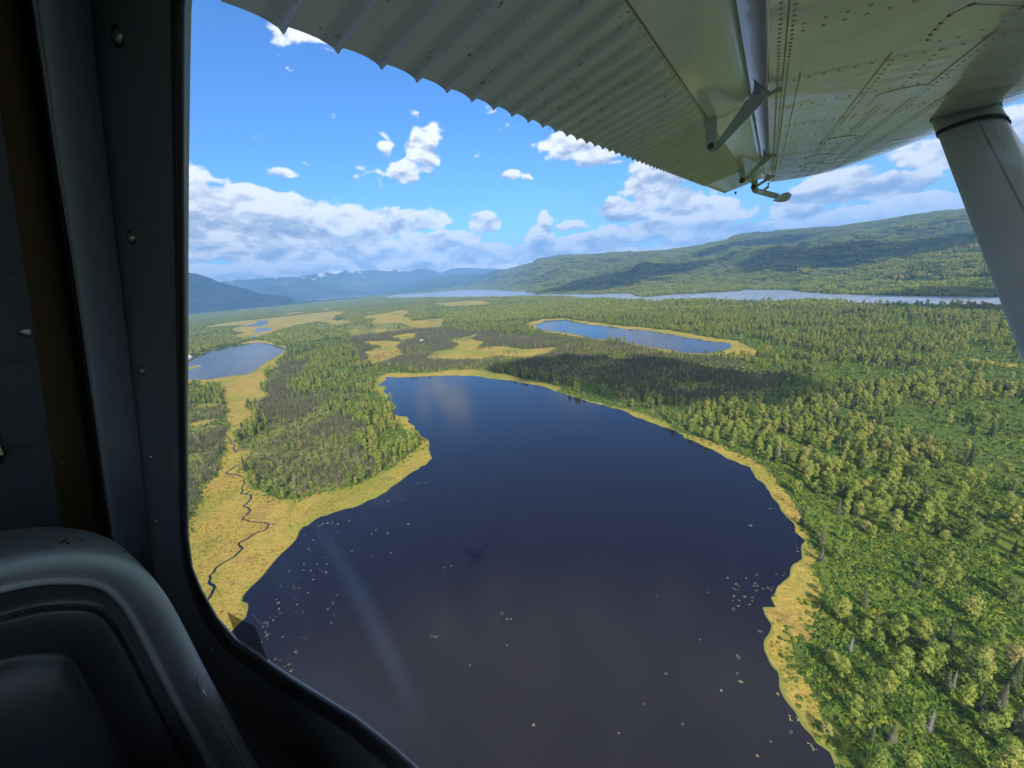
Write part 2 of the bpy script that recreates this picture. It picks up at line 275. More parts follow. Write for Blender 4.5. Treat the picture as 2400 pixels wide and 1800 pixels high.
marsh_polys = []
for k, pts in enumerate(MARSH):
    P = ground_poly(pts, seed=20+k); marsh_polys.append(P); tag(sheet('marsh', P, .10+.004*k, M_MARSH), kind='structure')
lake_polys = []
for k, pts in enumerate([LAKE, LAKE_B, LAKE_C]+PONDS):
    P = ground_poly(pts, rough=.16, seed=60+k); lake_polys.append(P); tag(sheet('lake_water', P, .26+.004*k, M_WATER), kind='structure')
spit = ground_poly([(425,862),(440,861),(470,855.5),(466,860),(445,867),(425,870)], seed=90); tag(sheet('marsh', spit, .31, M_MARSH), kind='structure')
river_polys = []
for k, pts in enumerate([RIVER, RIVER_B]):
    P = ground_poly(pts, rough=.1, seed=80+k); river_polys.append(P); tag(sheet('river_water', P, .5+.1*k, M_RIVER), kind='structure')
def ribbon(pts, w0, z, m, name, seed=4):
    P = [gp(*p) for p in pts]; L = []
    for i in range(len(P)-1):
        for k in range(6):
            t = k/6; x = P[i][0]+(P[i+1][0]-P[i][0])*t; y = P[i][1]+(P[i+1][1]-P[i][1])*t
            L.append((x+(float(vnoise(x, y, 5, seed))-.5)*2.4, y+(float(vnoise(x, y, 5, seed+3))-.5)*2.4))
    V = []; F = []
    for i, p in enumerate(L):
        a = L[max(0, i-1)]; b = L[min(len(L)-1, i+1)]; d = Vector((b[0]-a[0], b[1]-a[1])).normalized(); wd_ = w0*(.6+.9*float(vnoise(p[0], p[1], 9, seed+7)))
        V += [(p[0]-d.y*wd_, p[1]+d.x*wd_, z), (p[0]+d.y*wd_, p[1]-d.x*wd_, z)]
        if i: F.append((2*i-2, 2*i-1, 2*i+1, 2*i))
    o = obj(name, V, F, m); bm = bmesh.new(); bm.from_mesh(o.data); bmesh.ops.recalc_face_normals(bm, faces=bm.faces)
    for f in bm.faces:
        if f.normal.z < 0: f.normal_flip()
    bm.to_mesh(o.data); bm.free(); return o
tag(ribbon(STREAM, .5, .30, M_WATER, 'stream_water'), kind='structure')
# pale rim of reeds where marsh meets water
def rim(poly, width, name, z):
    n = len(poly); V = []; F = []
    for i, p in enumerate(poly):
        a = poly[i-1]; b = poly[(i+1) % n]; d = Vector((b[0]-a[0], b[1]-a[1]))
        d = d.normalized() if d.length > 1e-6 else Vector((1, 0)); wv_ = width*(.25+1.2*float(vnoise(p[0], p[1], 12, 77)))
        V += [(p[0]-d.y*wv_*.5, p[1]+d.x*wv_*.5, z), (p[0]+d.y*wv_*.5, p[1]-d.x*wv_*.5, z)]
        j = (i+1) % n; F.append((2*i, 2*i+1, 2*j+1, 2*j))
    return obj(name, V, F, M_REED)
tag(rim(lake_polys[0], .9, 'reed_fringe', .30), kind='structure'); tag(rim(lake_polys[1], 2.2, 'reed_fringe', .30), kind='structure'); tag(rim(lake_polys[2], 2.0, 'reed_fringe', .30), kind='structure')

# ---------------------------------------------------------------- hills and mountains
def interp_az(pts):
    q = sorted(azel(*p) for p in pts); return np.array([a for a, e in q]), np.array([e for a, e in q])
class Ridge:
    def __init__(s, crest, Dc, foot, back, rough, seed, pw=1.25):
        s.az, s.el = interp_az(crest); s.Dc, s.foot, s.back, s.rough, s.seed, s.pw = Dc, foot, back, rough, seed, pw
    def h(s, a, r):
        el = np.interp(a, s.az, s.el); Dc = s.Dc(a); ft = s.foot(a); bk = Dc*s.back
        end = np.clip((a-s.az[0])/.02, 0, 1)*np.clip((s.az[-1]-a)/.02, 0, 1)
        Hc = np.maximum(0, np.tan(el)*Dc+H)*end
        t = np.clip((r-ft)/(Dc-ft), 0, 1); u = np.clip((r-Dc)/(bk-Dc), 0, 1)
        x = r*np.sin(a); y = r*np.cos(a)
        prof = np.where(r <= Dc, t**s.pw, (1-u)**1.3)
        sc = Dc*.16
        n = (fbm(x, y, sc, 6, s.seed)-.5)*2; rg = 1-np.abs(fbm(x, y, sc*.6, 5, s.seed+11)*2-1)*1.6
        mid = np.where(r <= Dc, t*(1-t)*4, u*(1-u)*3)
        return Hc*prof+Hc*s.rough*mid*(n*.55+(rg-.6)*.6)+Hc*s.rough*.035*n*np.clip(t*6, 0, 1)*(1-u)-6*(prof <= 0)
    def mesh(s, name, m, na=300, nr=90):
        a = np.linspace(s.az[0], s.az[-1], na); out = []
        t = np.linspace(0, 1, nr)
        V = []
        for ai in a:
            aa = np.array(ai); f_ = float(s.foot(aa))*.985; c_ = float(s.Dc(aa)); b_ = c_*s.back
            r = np.where(t < .72, f_+(c_-f_)*(t/.72), c_+(b_-c_)*((t-.72)/.28)); hh = s.h(np.full(nr, ai), r)
            V.append(np.stack([r*np.sin(ai), r*np.cos(ai), hh], -1))
        V = np.array(V).reshape(-1, 3); idx = np.arange(na*nr).reshape(na, nr)
        F = np.stack([idx[:-1, :-1], idx[:-1, 1:], idx[1:, 1:], idx[1:, :-1]], -1).reshape(-1, 4)
        if True:
            p0, p1, p2 = V[F[0, 0]], V[F[0, 1]], V[F[0, 2]]
            if np.cross(p1-p0, p2-p0)[2] < 0: F = F[:, ::-1]
        o = fast_obj(name, V, F, m); o.data.polygons.foreach_set('use_smooth', [True]*len(F)); tag(o, kind='structure'); return o
HILLS = [(905,690),(938,672),(984,656),(1020,650),(1074,643),(1137,642),(1165,632),(1192,630),(1230,620),(1249,615),(1260,607),(1308,599),(1390,595),(1444,591),(1498,590),(1553,587),(1593,582),(1648,574),(1661,570),(1677,568),(1704,563),(1718,553),(1742,548),(1811,542),(1890,536),(1985,527),(2096,512),(2143,504),(2238,492),(2263,492),(2400,480),(2600,470),(2900,470)]
fa = sorted((azel(px, py)[0], math.hypot(*gp(px, py))) for px, py in [(880,693),(938,688.5),(1065,680),(1119,678),(1227,682),(1260,689),(1336,689),(1471,687),(1512,695),(1580,689),(1715,683),(1763,679),(1852,679),(1877,685),(1985,690),(2111,693),(2339,696),(2500,699),(2900,706)])
fA = np.array([a for a, r in fa]); fR = np.array([r for a, r in fa])
foot1 = lambda a: np.minimum(np.interp(a, fA, fR), 9000)
hill1 = Ridge(HILLS, lambda a: foot1(a)*1.12+3700, lambda a: foot1(a)+20, 1.25, .42, 3, 1.15)
FRONT = [(1200,690),(1300,672),(1450,655),(1600,640),(1720,626),(1785,609),(1850,600),(1921,592),(1962,600),(2080,582),(2238,553),(2400,530),(2700,500)]
hill2 = Ridge(FRONT, lambda a: foot1(a)*1.0+1700, lambda a: foot1(a)+15, 1.75, .35, 8, 1.0)
const = lambda v: (lambda a: v+0*a)
m_a = Ridge([(250,610),(330,625),(380,618),(437,638),(457,640),(475,645),(495,652),(511,659),(538,667),(575,676),(611,688),(647,692),(700,697)], const(9300.), const(7600.), 1.3, .5, 21, 1.4)
m_b = Ridge([(440,668),(511,661),(547,656),(593,655),(640,650),(690,648),(737,643),(783,634),(828,634),(848,636),(900,650),(960,668),(1000,680)], const(16000.), const(14300.), 1.12, .6, 31, 1.5)
m_c = Ridge([(600,680),(640,672),(674,668),(705,655),(719,650),(735,656),(764,670),(800,676),(830,682),(900,684)], const(14000.), const(12800.), 1.15, .5, 41, 1.3)
m_d = Ridge([(700,650),(800,640),(848,634),(893,632),(957,630),(993,630),(1012,633),(1030,640),(1060,629),(1101,627),(1137,630),(1200,632),(1280,610),(1430,592),(1460,588),(1476,585),(1495,590),(1560,590),(1620,590)], const(17300.), const(15800.), 1.05, .3, 51, 1.2)
def m_hill(t, b, out):
    p = TexP(t); z = t.n('ShaderNodeSeparateXYZ'); t.l(p, z.inputs[0])
    n = t.noise(p, .03, 5, .7); n2 = t.noise(p, .0016, 6, .6); n3 = t.noise(t.vm('MULTIPLY', p, (1, 1, 3)), .004, 5, .65)
    c = t.ramp(n, [(.35, (.020, .032, .012)), (.5, (.045, .068, .022)), (.68, (.085, .105, .035))])
    c = t.mix(t.mr(n2, .5, .62, 0, .7), c, (.085, .12, .035))
    c = t.mix(t.mr(n3, .56, .68, 0, .5), c, (.12, .13, .05))
    top = t.m('ADD', z.outputs[2], t.m('MULTIPLY', n2, 300)); c = t.mix(t.mr(top, 640, 800, 0, .8), c, (.15, .13, .085))
    c = t.mix(t.m('MULTIPLY', t.mr(top, 700, 850, 0, .8), t.mr(n3, .5, .6)), c, (.26, .24, .21))
    t.l(c, b.inputs['Base Color']); b.inputs['Roughness'].default_value = 1; b.inputs['Specular IOR Level'].default_value = 0
    bp = t.n('ShaderNodeBump'); bp.inputs['Distance'].default_value = 18; bp.inputs['Strength'].default_value = .9; t.l(n, bp.inputs['Height']); t.l(bp.outputs[0], b.inputs['Normal'])
M_HILL = mat('wooded_slope', m_hill)
def m_mount(t, b, out):
    p = TexP(t); z = t.n('ShaderNodeSeparateXYZ'); t.l(p, z.inputs[0]); n = t.noise(p, .0016, 7, .65, .6); n2 = t.noise(p, .0005, 4, .6)
    c = t.ramp(n, [(.35, (.025, .04, .03)), (.55, (.06, .08, .05)), (.7, (.14, .14, .12))])
    s = t.m('ADD', z.outputs[2], t.m('MULTIPLY', t.m('SUBTRACT', n, .5), 1700)); c = t.mix(t.mr(s, 830, 900, 0, .9), c, (.62, .64, .68))
    t.l(c, b.inputs['Base Color']); b.inputs['Roughness'].default_value = 1; b.inputs['Specular IOR Level'].default_value = 0
M_MOUNT = mat('bare_mountain', m_mount)
hill1.mesh('hills', M_HILL, 420, 150); hill2.mesh('hills', M_HILL, 420, 90)
for r_, q in ((m_a, 'mountains'), (m_b, 'mountains'), (m_c, 'mountains'), (m_d, 'mountains')): r_.mesh(q, M_MOUNT, 260, 80)
def height(x, y):
    a = np.arctan2(x, y); r = np.hypot(x, y)
    return np.maximum(0, np.maximum(hill1.h(a, r), hill2.h(a, r)))

# ---------------------------------------------------------------- trees
def m_leaf(stops, tr=.25):
    def f(t, b, out):
        oi = t.n('ShaderNodeObjectInfo').outputs['Random']; p = TexP(t)
        n = t.noise(p, .55, 3, .6)
        c = t.ramp(oi, stops); c = t.mix(t.mr(n, .45, .75, 0, .4), c, tuple(x*1.1 for x in stops[-1][1])); c = t.mix(t.mr(n, .36, .52, .6, 0), c, tuple(x*.55 for x in stops[0][1]))
        t.l(c, b.inputs['Base Color']); b.inputs['Roughness'].default_value = .65; b.inputs['Specular IOR Level'].default_value = .2
        tl = t.n('ShaderNodeBsdfTranslucent'); t.l(c, tl.inputs[0]); ms = t.n('ShaderNodeMixShader'); ms.inputs[0].default_value = tr
        t.l(b.outputs[0], ms.inputs[1]); t.l(tl.outputs[0], ms.inputs[2]); t.l(ms.outputs[0], out.inputs[0])
    return f
M_BIRCH = mat('birch_leaf', m_leaf([(0, (.12, .19, .033)), (.3, (.22, .29, .045)), (.62, (.31, .36, .055)), (.88, (.34, .36, .07)), (1, (.37, .32, .10))], .14))
M_BUSH = mat('bush_leaf', m_leaf([(0, (.055, .115, .02)), (.4, (.10, .19, .028)), (.8, (.18, .26, .033)), (1, (.30, .31, .035))], .14))
M_SPRUCE = mat('spruce_needle', m_leaf([(0, (.05, .08, .03)), (.5, (.10, .13, .05)), (.8, (.16, .17, .08)), (1, (.20, .19, .12))], .08))
M_BSPRUCE = mat('thin_spruce_needle', m_leaf([(0, (.08, .10, .045)), (.35, (.15, .155, .085)), (.7, (.20, .19, .12)), (1, (.27, .23, .15))], .08))
M_DEAD = mat('dead_wood', color=(.36, .33, .31), rough=.9)
M_BARK = mat('birch_bark', color=(.42, .40, .36), rough=.8)
M_SBARK = mat('spruce_bark', color=(.16, .13, .11), rough=.9)
def leafcloud(n, gen, size, rng, flat=.5):
    V = []; F = []
    for i in range(n):
        p, nn, sc = gen(rng); nn = nn+rng.normal(size=3)*flat; nn /= np.linalg.norm(nn)+1e-9
        t = np.cross(nn, rng.normal(size=3)); t /= np.linalg.norm(t)+1e-9; u = np.cross(nn, t); s = size*sc*rng.uniform(.6, 1.25); k = len(V)
        V += [p-t*s-u*s*.6, p+t*s*.9-u*s*.7, p+t*s+u*s*.6, p-t*s*.8+u*s*.8]; F.append((k, k+1, k+2, k+3))
    return V, F
def birch_parts(h, rad, n, size, seed):
    r = np.random.default_rng(seed); lobes = []
    nl = 9
    for i in range(nl):
        z = h*(.20+.70*(i+.5)/nl); rr = rad*(1.0-.62*abs(z/h-.52)/.45)*r.uniform(.55, 1.0); a = i*2.4+r.uniform(-.5, .5)
        lobes.append((np.array([math.cos(a)*rr*.62, math.sin(a)*rr*.62, z+r.uniform(-.4, .4)]), rad*r.uniform(.36, .56)))
    lobes.append((np.array([0, 0, h*.9]), rad*.4))
    def gen(q):
        c, R = lobes[q.integers(len(lobes))]; d = q.normal(size=3); d /= np.linalg.norm(d); d[2] = d[2] if d[2] > -.4 else -d[2]
        return c+d*np.array([R, R, R*1.15])*q.uniform(.6, 1.28)**1.0, d+np.array([0, 0, .3]), 1
    crown = leafcloud(n, gen, size, r, .32)
    V = []; F = []
    def limb(a, b, ra, rb, k=5):
        a = np.array(a, float); b = np.array(b, float); o = len(V); d = b-a; x = np.cross(d, [.3, .2, 1.]); x /= np.linalg.norm(x); y = np.cross(d, x); y /= np.linalg.norm(y)
        for c_, rr in ((a, ra), (b, rb)):
            for i in range(k): V.append(c_+x*math.cos(i*2*math.pi/k)*rr+y*math.sin(i*2*math.pi/k)*rr)
        for i in range(k): F.append((o+i, o+(i+1) % k, o+k+(i+1) % k, o+k+i))
    limb((0, 0, -.3), (.1, .05, h*.55), .17, .1); limb((.1, .05, h*.55), (0, 0, h*.92), .1, .03)
    for c, R in lobes[:6]: limb((0.05, 0, c[2]*.72), c, .07, .025, 4)
    return crown, (V, F)
def spruce_parts(h, rad, n, seed, dead=False, top=.02):
    r = np.random.default_rng(seed); V = []; F = []; T = []; TF = []
    for i in range(n):
        t = (i+.5)/n; z = h*(.10+.90*t); R = rad*(1-t)**.75*r.uniform(.55, 1.1)+rad*.10; a = i*2.399+r.uniform(-.4, .4)
        dx, dy = math.cos(a), math.sin(a); w = R*(.045 if dead else .42)+(.02 if dead else .05); k = len(V); dz = -R*(.35 if dead else .28)
        V += [(0, 0, z+R*.15), (dx*R*.6-dy*w, dy*R*.6+dx*w, z+dz*.5), (dx*R, dy*R, z+dz), (dx*R*.6+dy*w, dy*R*.6-dx*w, z+dz*.5)]; F.append((k, k+1, k+2, k+3))
        if not dead or i % 2 == 0:
            k = len(V); V += [(0, 0, z), (dx*R*.55, dy*R*.55, z+dz*.3+w*.9), (dx*R*.95, dy*R*.95, z+dz), (dx*R*.5, dy*R*.5, z+dz*.9-w)]; F.append((k, k+1, k+2, k+3))
    k = 5; rr = .05+h*.009
    for j, (z, q) in enumerate(((-.3, rr), (h*.5, rr*.65), (h, .02))):
        for i in range(k): T.append((math.cos(i*2*math.pi/k)*q, math.sin(i*2*math.pi/k)*q, z))
    for j in (0, 1):
        for i in range(k): TF.append((j*k+i, j*k+(i+1) % k, (j+1)*k+(i+1) % k, (j+1)*k+i))
    return (V, F), (T, TF)
def mesh_of(name, parts):                    # [(verts, faces, material)] -> one mesh
    V = []; F = []; MI = []; me = D.meshes.new(name)
    for k, (v, f, m) in enumerate(parts):
        o = len(V); V += [tuple(p) for p in v]; F += [tuple(i+o for i in q) for q in f]; MI += [k]*len(f); me.materials.append(m)
    me.from_pydata(V, [], F); me.polygons.foreach_set('material_index', MI); me.update(); return me
kinds = {}
kinds['birch'] = [birch_parts(13.5, 3.6, 1400, .30, 1), birch_parts(11.5, 3.0, 1150, .30, 2), birch_parts(15.5, 3.3, 1400, .30, 3), birch_parts(9, 3.3, 1100, .30, 4), birch_parts(14, 4.2, 1600, .31, 5), birch_parts(15.5, 2.6, 1200, .30, 11), birch_parts(12, 2.4, 1000, .29, 12)]
kinds['spruce'] = [spruce_parts(14, 1.9, 150, 5), spruce_parts(11, 1.6, 120, 6)]
kinds['dead'] = [spruce_parts(13, 1.25, 170, 7, True), spruce_parts(10, 1.0, 140, 8, True)]
kinds['thin'] = [spruce_parts(8.5, .75, 44, 9), spruce_parts(7, .62, 36, 10)]
KM = {'birch': (M_BIRCH, M_BARK), 'spruce': (M_SPRUCE, M_SBARK), 'dead': (M_DEAD, M_DEAD), 'thin': (M_BSPRUCE, M_SBARK)}
part_mesh = {}; proto = {}
for k, L in kinds.items():
    for i, (c, tr) in enumerate(L):
        part_mesh[k, i] = (mesh_of('crown', [(c[0], c[1], KM[k][0])]), mesh_of('trunk', [(tr[0], tr[1], KM[k][1])]))
        proto[k, i] = D.objects.new('whole_tree', mesh_of('whole_tree', [(c[0], c[1], KM[k][0]), (tr[0], tr[1], KM[k][1])]))
def proto_obj(name, parts): return D.objects.new(name, mesh_of(name, parts))
farb = [proto_obj('far_tree', [(*birch_parts(11.5, 3.9, 120, .95, 20+i)[0], M_BIRCH)]) for i in range(3)]
fars = proto_obj('far_spruce', [(*spruce_parts(9.5, .95, 16, 30)[0], M_BSPRUCE)])
def bush_gen(q):
    d = q.normal(size=3); d /= np.linalg.norm(d); d[2] = abs(d[2]); return d*np.array([1.5, 1.5, 1.25])*q.uniform(.6, 1.05), d+np.array([0, 0, .4]), 1
bushes = [proto_obj('bush', [(*leafcloud(70, bush_gen, .33, np.random.default_rng(40+i)), M_BUSH)]) for i in range(3)]
def clump(seed, broad):
    r = np.random.default_rng(seed); V = []; F = []; S = []; SF = []
    for i in range(26):
        x, y = r.uniform(-21, 21, 2); s = r.uniform(.8, 1.25)
        if r.random() < broad: v, f = birch_parts(12*s, 3.4*s, 30, 1.35, int(r.integers(1e6)))[0]; T, TF = V, F
        else: v, f = spruce_parts(11*s, 1.6, 9, int(r.integers(1e6)))[0]; T, TF = S, SF
        o = len(T); T += [(p[0]+x, p[1]+y, p[2]) for p in v]; TF += [tuple(k+o for k in q) for q in f]
    return proto_obj('tree_clump', [(V, F, M_BIRCH), (S, SF, M_SPRUCE)])
clumps = [clump(50, .8), clump(51, .6), clump(52, .9)]
def scatter(name, label, cat, pts, protos):  # pts: x y z rot scale which
    me = D.meshes.new(name); n = len(pts); me.vertices.add(n); me.vertices.foreach_set('co', np.ascontiguousarray(pts[:, :3], np.float32).ravel())
    for nm, col_, ty in (('rz', 3, 'FLOAT'), ('sc', 4, 'FLOAT'), ('wh', 5, 'INT')):
        a = me.attributes.new(nm, ty, 'POINT'); a.data.foreach_set('value', np.ascontiguousarray(pts[:, col_], np.float32 if ty == 'FLOAT' else np.int32))
    o = D.objects.new(name, me); COL.objects.link(o); tag(o, label, cat, None, 'stuff')
    ng = D.node_groups.new(name, 'GeometryNodeTree'); ng.interface.new_socket('Geometry', in_out='INPUT', socket_type='NodeSocketGeometry'); ng.interface.new_socket('Geometry', in_out='OUTPUT', socket_type='NodeSocketGeometry')
    gi = ng.nodes.new('NodeGroupInput'); go = ng.nodes.new('NodeGroupOutput'); jn = ng.nodes.new('GeometryNodeJoinGeometry')
    def attr(nm, ty):
        a = ng.nodes.new('GeometryNodeInputNamedAttribute'); a.data_type = ty; a.inputs[0].default_value = nm; return a.outputs[0]
    cx = ng.nodes.new('ShaderNodeCombineXYZ'); ng.links.new(attr('rz', 'FLOAT'), cx.inputs[2]); wh = attr('wh', 'INT'); sc_ = attr('sc', 'FLOAT')
    for i, p in enumerate(protos):
        oi = ng.nodes.new('GeometryNodeObjectInfo'); oi.inputs[0].default_value = p; ip = ng.nodes.new('GeometryNodeInstanceOnPoints')
        cp = ng.nodes.new('FunctionNodeCompare'); cp.data_type = 'INT'; cp.operation = 'EQUAL'; ng.links.new(wh, cp.inputs[2]); cp.inputs[3].default_value = i
        ng.links.new(gi.outputs[0], ip.inputs['Points']); ng.links.new(cp.outputs[0], ip.inputs['Selection']); ng.links.new(oi.outputs['Geometry'], ip.inputs['Instance'])
        ng.links.new(cx.outputs[0], ip.inputs['Rotation']); ng.links.new(sc_, ip.inputs['Scale']); ng.links.new(ip.outputs[0], jn.inputs[0])
    ng.links.new(jn.outputs[0], go.inputs[0]); md = o.modifiers.new('scatter', 'NODES'); md.node_group = ng; return o
def any_inside(x, y, polys):
    r = np.zeros(np.shape(x), bool)
    for P in polys:
        Q = np.array(P); bx = (x > Q[:, 0].min()) & (x < Q[:, 0].max()) & (y > Q[:, 1].min()) & (y < Q[:, 1].max())
        if bx.any(): r[bx] |= inside(x[bx], y[bx], P)
    return r
def grid(r0, r1, sp, jit=.5):                # jittered lattice inside the camera's wedge
    n = int(2*r1/sp)+2; ix = (np.arange(n)-n/2)*sp; gx, gy = np.meshgrid(ix, ix[ix > -60]); gx = gx.ravel()+RNG.uniform(-jit, jit, gx.size)*sp; gy = gy.ravel()+RNG.uniform(-jit, jit, gy.size)*sp
    r = np.hypot(gx, gy); k = (r > r0) & (r < r1) & (np.abs(np.arctan2(gx, gy)) < math.radians(66)) ; return gx[k], gy[k]
water = lake_polys+river_polys
def pixel(x, y, z):
    q = np.stack([x, y, z-H], -1); a = q@np.array(RI); b = q@np.array(UI); c = q@np.array(FW); c = np.maximum(c, 1); return 1200+FP*a/c, 900-FP*b/c, c
def visible(x, y, z=6.0, m=90):
    px, py, c = pixel(x, y, np.full(np.shape(x), z)); return (px > 436-m*.3) & (px < 2400+m) & (py < 1800+m) & (c > 2)
stream_pts = [gp(*p) for p in STREAM]
pools = {k: [] for k in ('birch', 'spruce', 'dead', 'thin')}
# near wood, up to 1.35 km
x, y = grid(60, 1350, 5.2); k = visible(x, y) & ~any_inside(x, y, water); x, y = x[k], y[k]
mz = any_inside(x, y, marsh_polys) | any_inside(x*1.07, y*1.07, marsh_polys[4:12]) | any_inside(x*1.03, y*1.03, marsh_polys[4:12]); sp = is_spruce(x, y); op = inside(x, y, shr)
dn = fbm(x, y, 55, 4, 4); rr = RNG.random(len(x)); r_ = np.hypot(x, y)
edge = any_inside(x+6, y, marsh_polys+water) | any_inside(x-6, y, marsh_polys+water)
keep = ~mz & np.where(op, rr < np.clip((dn-.34)*1.7+np.clip((x-130)/600, 0, .34), .14, .80), np.where(sp, rr < np.clip(.02+(dn-.36)*1.3, .02, .42), rr < np.clip(.50+(dn-.5)*3.4, .06, .92))) & ~(edge & (rr > .15) & op)
X, Y, SPZ, OP = x[keep], y[keep], sp[keep], op[keep]; q = RNG.random(len(X)); dn2 = fbm(X, Y, 120, 3, 14)
kd = np.where(SPZ, np.where(q < .42+(dn2-.5)*2.2, 'birch', np.where(q < .93, 'thin', 'dead')), np.where(q < .74+(dn2-.5)*.8, 'birch', np.where(q < .95, 'spruce', 'dead')))
scl = RNG.uniform(.58, 1.08, len(X))*np.where(SPZ & (kd == 'birch'), .62, 1)*np.where(OP, .92, .88); rot = RNG.uniform(0, 6.28, len(X))
# thin spruces stand close together
tx, ty = grid(100, 1350, 2.5); k = visible(tx, ty); tx, ty = tx[k], ty[k]; k = is_spruce(tx, ty); tx, ty = tx[k], ty[k]
k = ~any_inside(tx, ty, water+marsh_polys) & ~any_inside(tx*1.03, ty*1.03, marsh_polys[4:12]+lake_polys[1:]); tx, ty = tx[k], ty[k]; t2 = fbm(tx, ty, 45, 3, 24); k = RNG.random(len(tx)) < np.clip(.34+(t2-.4)*2.2, .08, .85); tx, ty = tx[k], ty[k]
# a few stunted spruces out on the marsh
bx, by = grid(300, 1350, 7.0); k = visible(bx, by); bx, by = bx[k], by[k]; k = any_inside(bx, by, marsh_polys[8:12]) & (fbm(bx, by, 60, 3, 33) > .5) & (RNG.random(len(bx)) < .8); bx, by = bx[k], by[k]
PX, PY, PC = pixel(X, Y, np.full(len(X), 6.0))
clear = (PX > 450) & (PX < 2390) & (PY < 1790) & (PY > 600)
def split(kind_mask, x, y, s, r, cl, nvar):
    i = np.where(kind_mask)[0]; c = pixel(x[i], y[i], np.full(len(i), 6.))[2]; o = i[np.argsort(np.where(cl[i], c, 1e9))]; near = o[:300]; near = near[cl[near]]; far = np.setdiff1d(i, near)
    return near, far
LAB = {
 'birch': ('birch_tree', 'birch tree', 'yellow-green birch with a rounded leafy crown among the bushes by the lake', 'birches standing among the bushes on the right shore'),
 'spruce': ('spruce_tree', 'spruce tree', 'dark green pointed spruce standing in the birch wood', 'green spruces scattered through the birch wood'),
 'dead': ('dead_spruce', 'dead tree', 'grey dead spruce with bare drooping branches rising from green bushes', 'grey dead spruces among the green bushes'),
 'thin': ('bog_spruce', 'spruce tree', 'thin stunted spruce in the dense grey-green stand behind the marsh', 'thin bog spruces on the tongue of land')}
ALL = [(k, X, Y, kd == k, scl, rot, clear) for k in ('birch', 'spruce', 'dead')]
TX = np.concatenate([X[kd == 'thin'], tx, bx]); TY = np.concatenate([Y[kd == 'thin'], ty, by]); TS = RNG.uniform(.6, 1.25, len(TX)); TR = RNG.uniform(0, 6.28, len(TX))
px_, py_, c_ = pixel(TX, TY, np.full(len(TX), 4.)); ALL.append(('thin', TX, TY, np.ones(len(TX), bool), TS, TR, (px_ > 450) & (px_ < 2390) & (py_ < 1790)))
rest = []; order = []
for kk, ax, ay, mk, as_, ar, cl in ALL:
    nv = len(kinds[kk]); near, far = split(mk, ax, ay, as_, ar, cl, nv); nm, cat, lab, grp = LAB[kk]
    for j, i in enumerate(near):
        root = empty(nm, (float(ax[i]), float(ay[i]), 0)); root.rotation_euler.z = float(ar[i]); root.scale = (float(as_[i]),)*3; tag(root, lab, cat, grp)
        c_m, t_m = part_mesh[kk, int(RNG.integers(nv))]
        for pn, me in (('crown' if kk != 'dead' else 'branches', c_m), ('trunk', t_m)):
            o = D.objects.new(pn, me); COL.objects.link(o); o.parent = root
    base = len(order); order += [proto[kk, v] for v in range(nv)]
    f = np.stack([ax[far], ay[far], 0*ax[far], ar[far], as_[far], base+RNG.integers(nv, size=len(far))], -1); rest.append(f)
scatter('near_wood', 'mixed wood of birches and thin spruces round the lakes', 'wood', np.concatenate(rest), order)
# bushes
x, y = grid(60, 560, 1.75); k = visible(x, y); x, y = x[k], y[k]; k = inside(x+(fbm(x, y, 30, 3, 1)-.5)*30, y, shr) & ~any_inside(x, y, water+marsh_polys); x, y = x[k], y[k]
k = RNG.random(len(x)) < np.clip(.78+(fbm(x, y, 22, 3, 71)-.5)*2.2, .2, 1); x, y = x[k], y[k]
bb = np.stack([x, y, 0*x-.2, RNG.uniform(0, 6.28, len(x)), RNG.uniform(.45, 1.25, len(x)), RNG.integers(3, size=len(x))], -1)
x, y = grid(560, 1000, 3.3); k = visible(x, y); x, y = x[k], y[k]; k = inside(x, y, shr) & ~any_inside(x, y, water+marsh_polys) & (fbm(x, y, 22, 3, 71) > .36); x, y = x[k], y[k]
bb = np.concatenate([bb, np.stack([x, y, 0*x-.2, RNG.uniform(0, 6.28, len(x)), RNG.uniform(.7, 1.6, len(x)), RNG.integers(3, size=len(x))], -1)])
x, y = grid(150, 1300, 5.0); k = visible(x, y); x, y = x[k], y[k]; k = ~inside(x, y, shr) & ~any_inside(x, y, water+marsh_polys) & (RNG.random(len(x)) < .85); x, y = x[k], y[k]
bb = np.concatenate([bb, np.stack([x, y, 0*x-.2, RNG.uniform(0, 6.28, len(x)), RNG.uniform(.6, 1.7, len(x)), RNG.integers(3, size=len(x))], -1)])
ex, ey = [], []
for P in marsh_polys:
    for p in P:
        r0 = math.hypot(*p)
        if r0 < 1100 and p[1] > 0:
            for _ in range(5 if r0 < 500 else 3): ex.append(p[0]+random.gauss(0, 2.6)); ey.append(p[1]+random.gauss(0, 2.6))
ex, ey = np.array(ex), np.array(ey); k = visible(ex, ey) & ~any_inside(ex, ey, lake_polys); ex, ey = ex[k], ey[k]
bb = np.concatenate([bb, np.stack([ex, ey, 0*ex-.2, RNG.uniform(0, 6.28, len(ex)), RNG.uniform(.25, .9, len(ex)), RNG.integers(3, size=len(ex))], -1)])
scatter('undergrowth', 'bright green bushes covering the ground between the trees', 'bushes', bb, bushes)
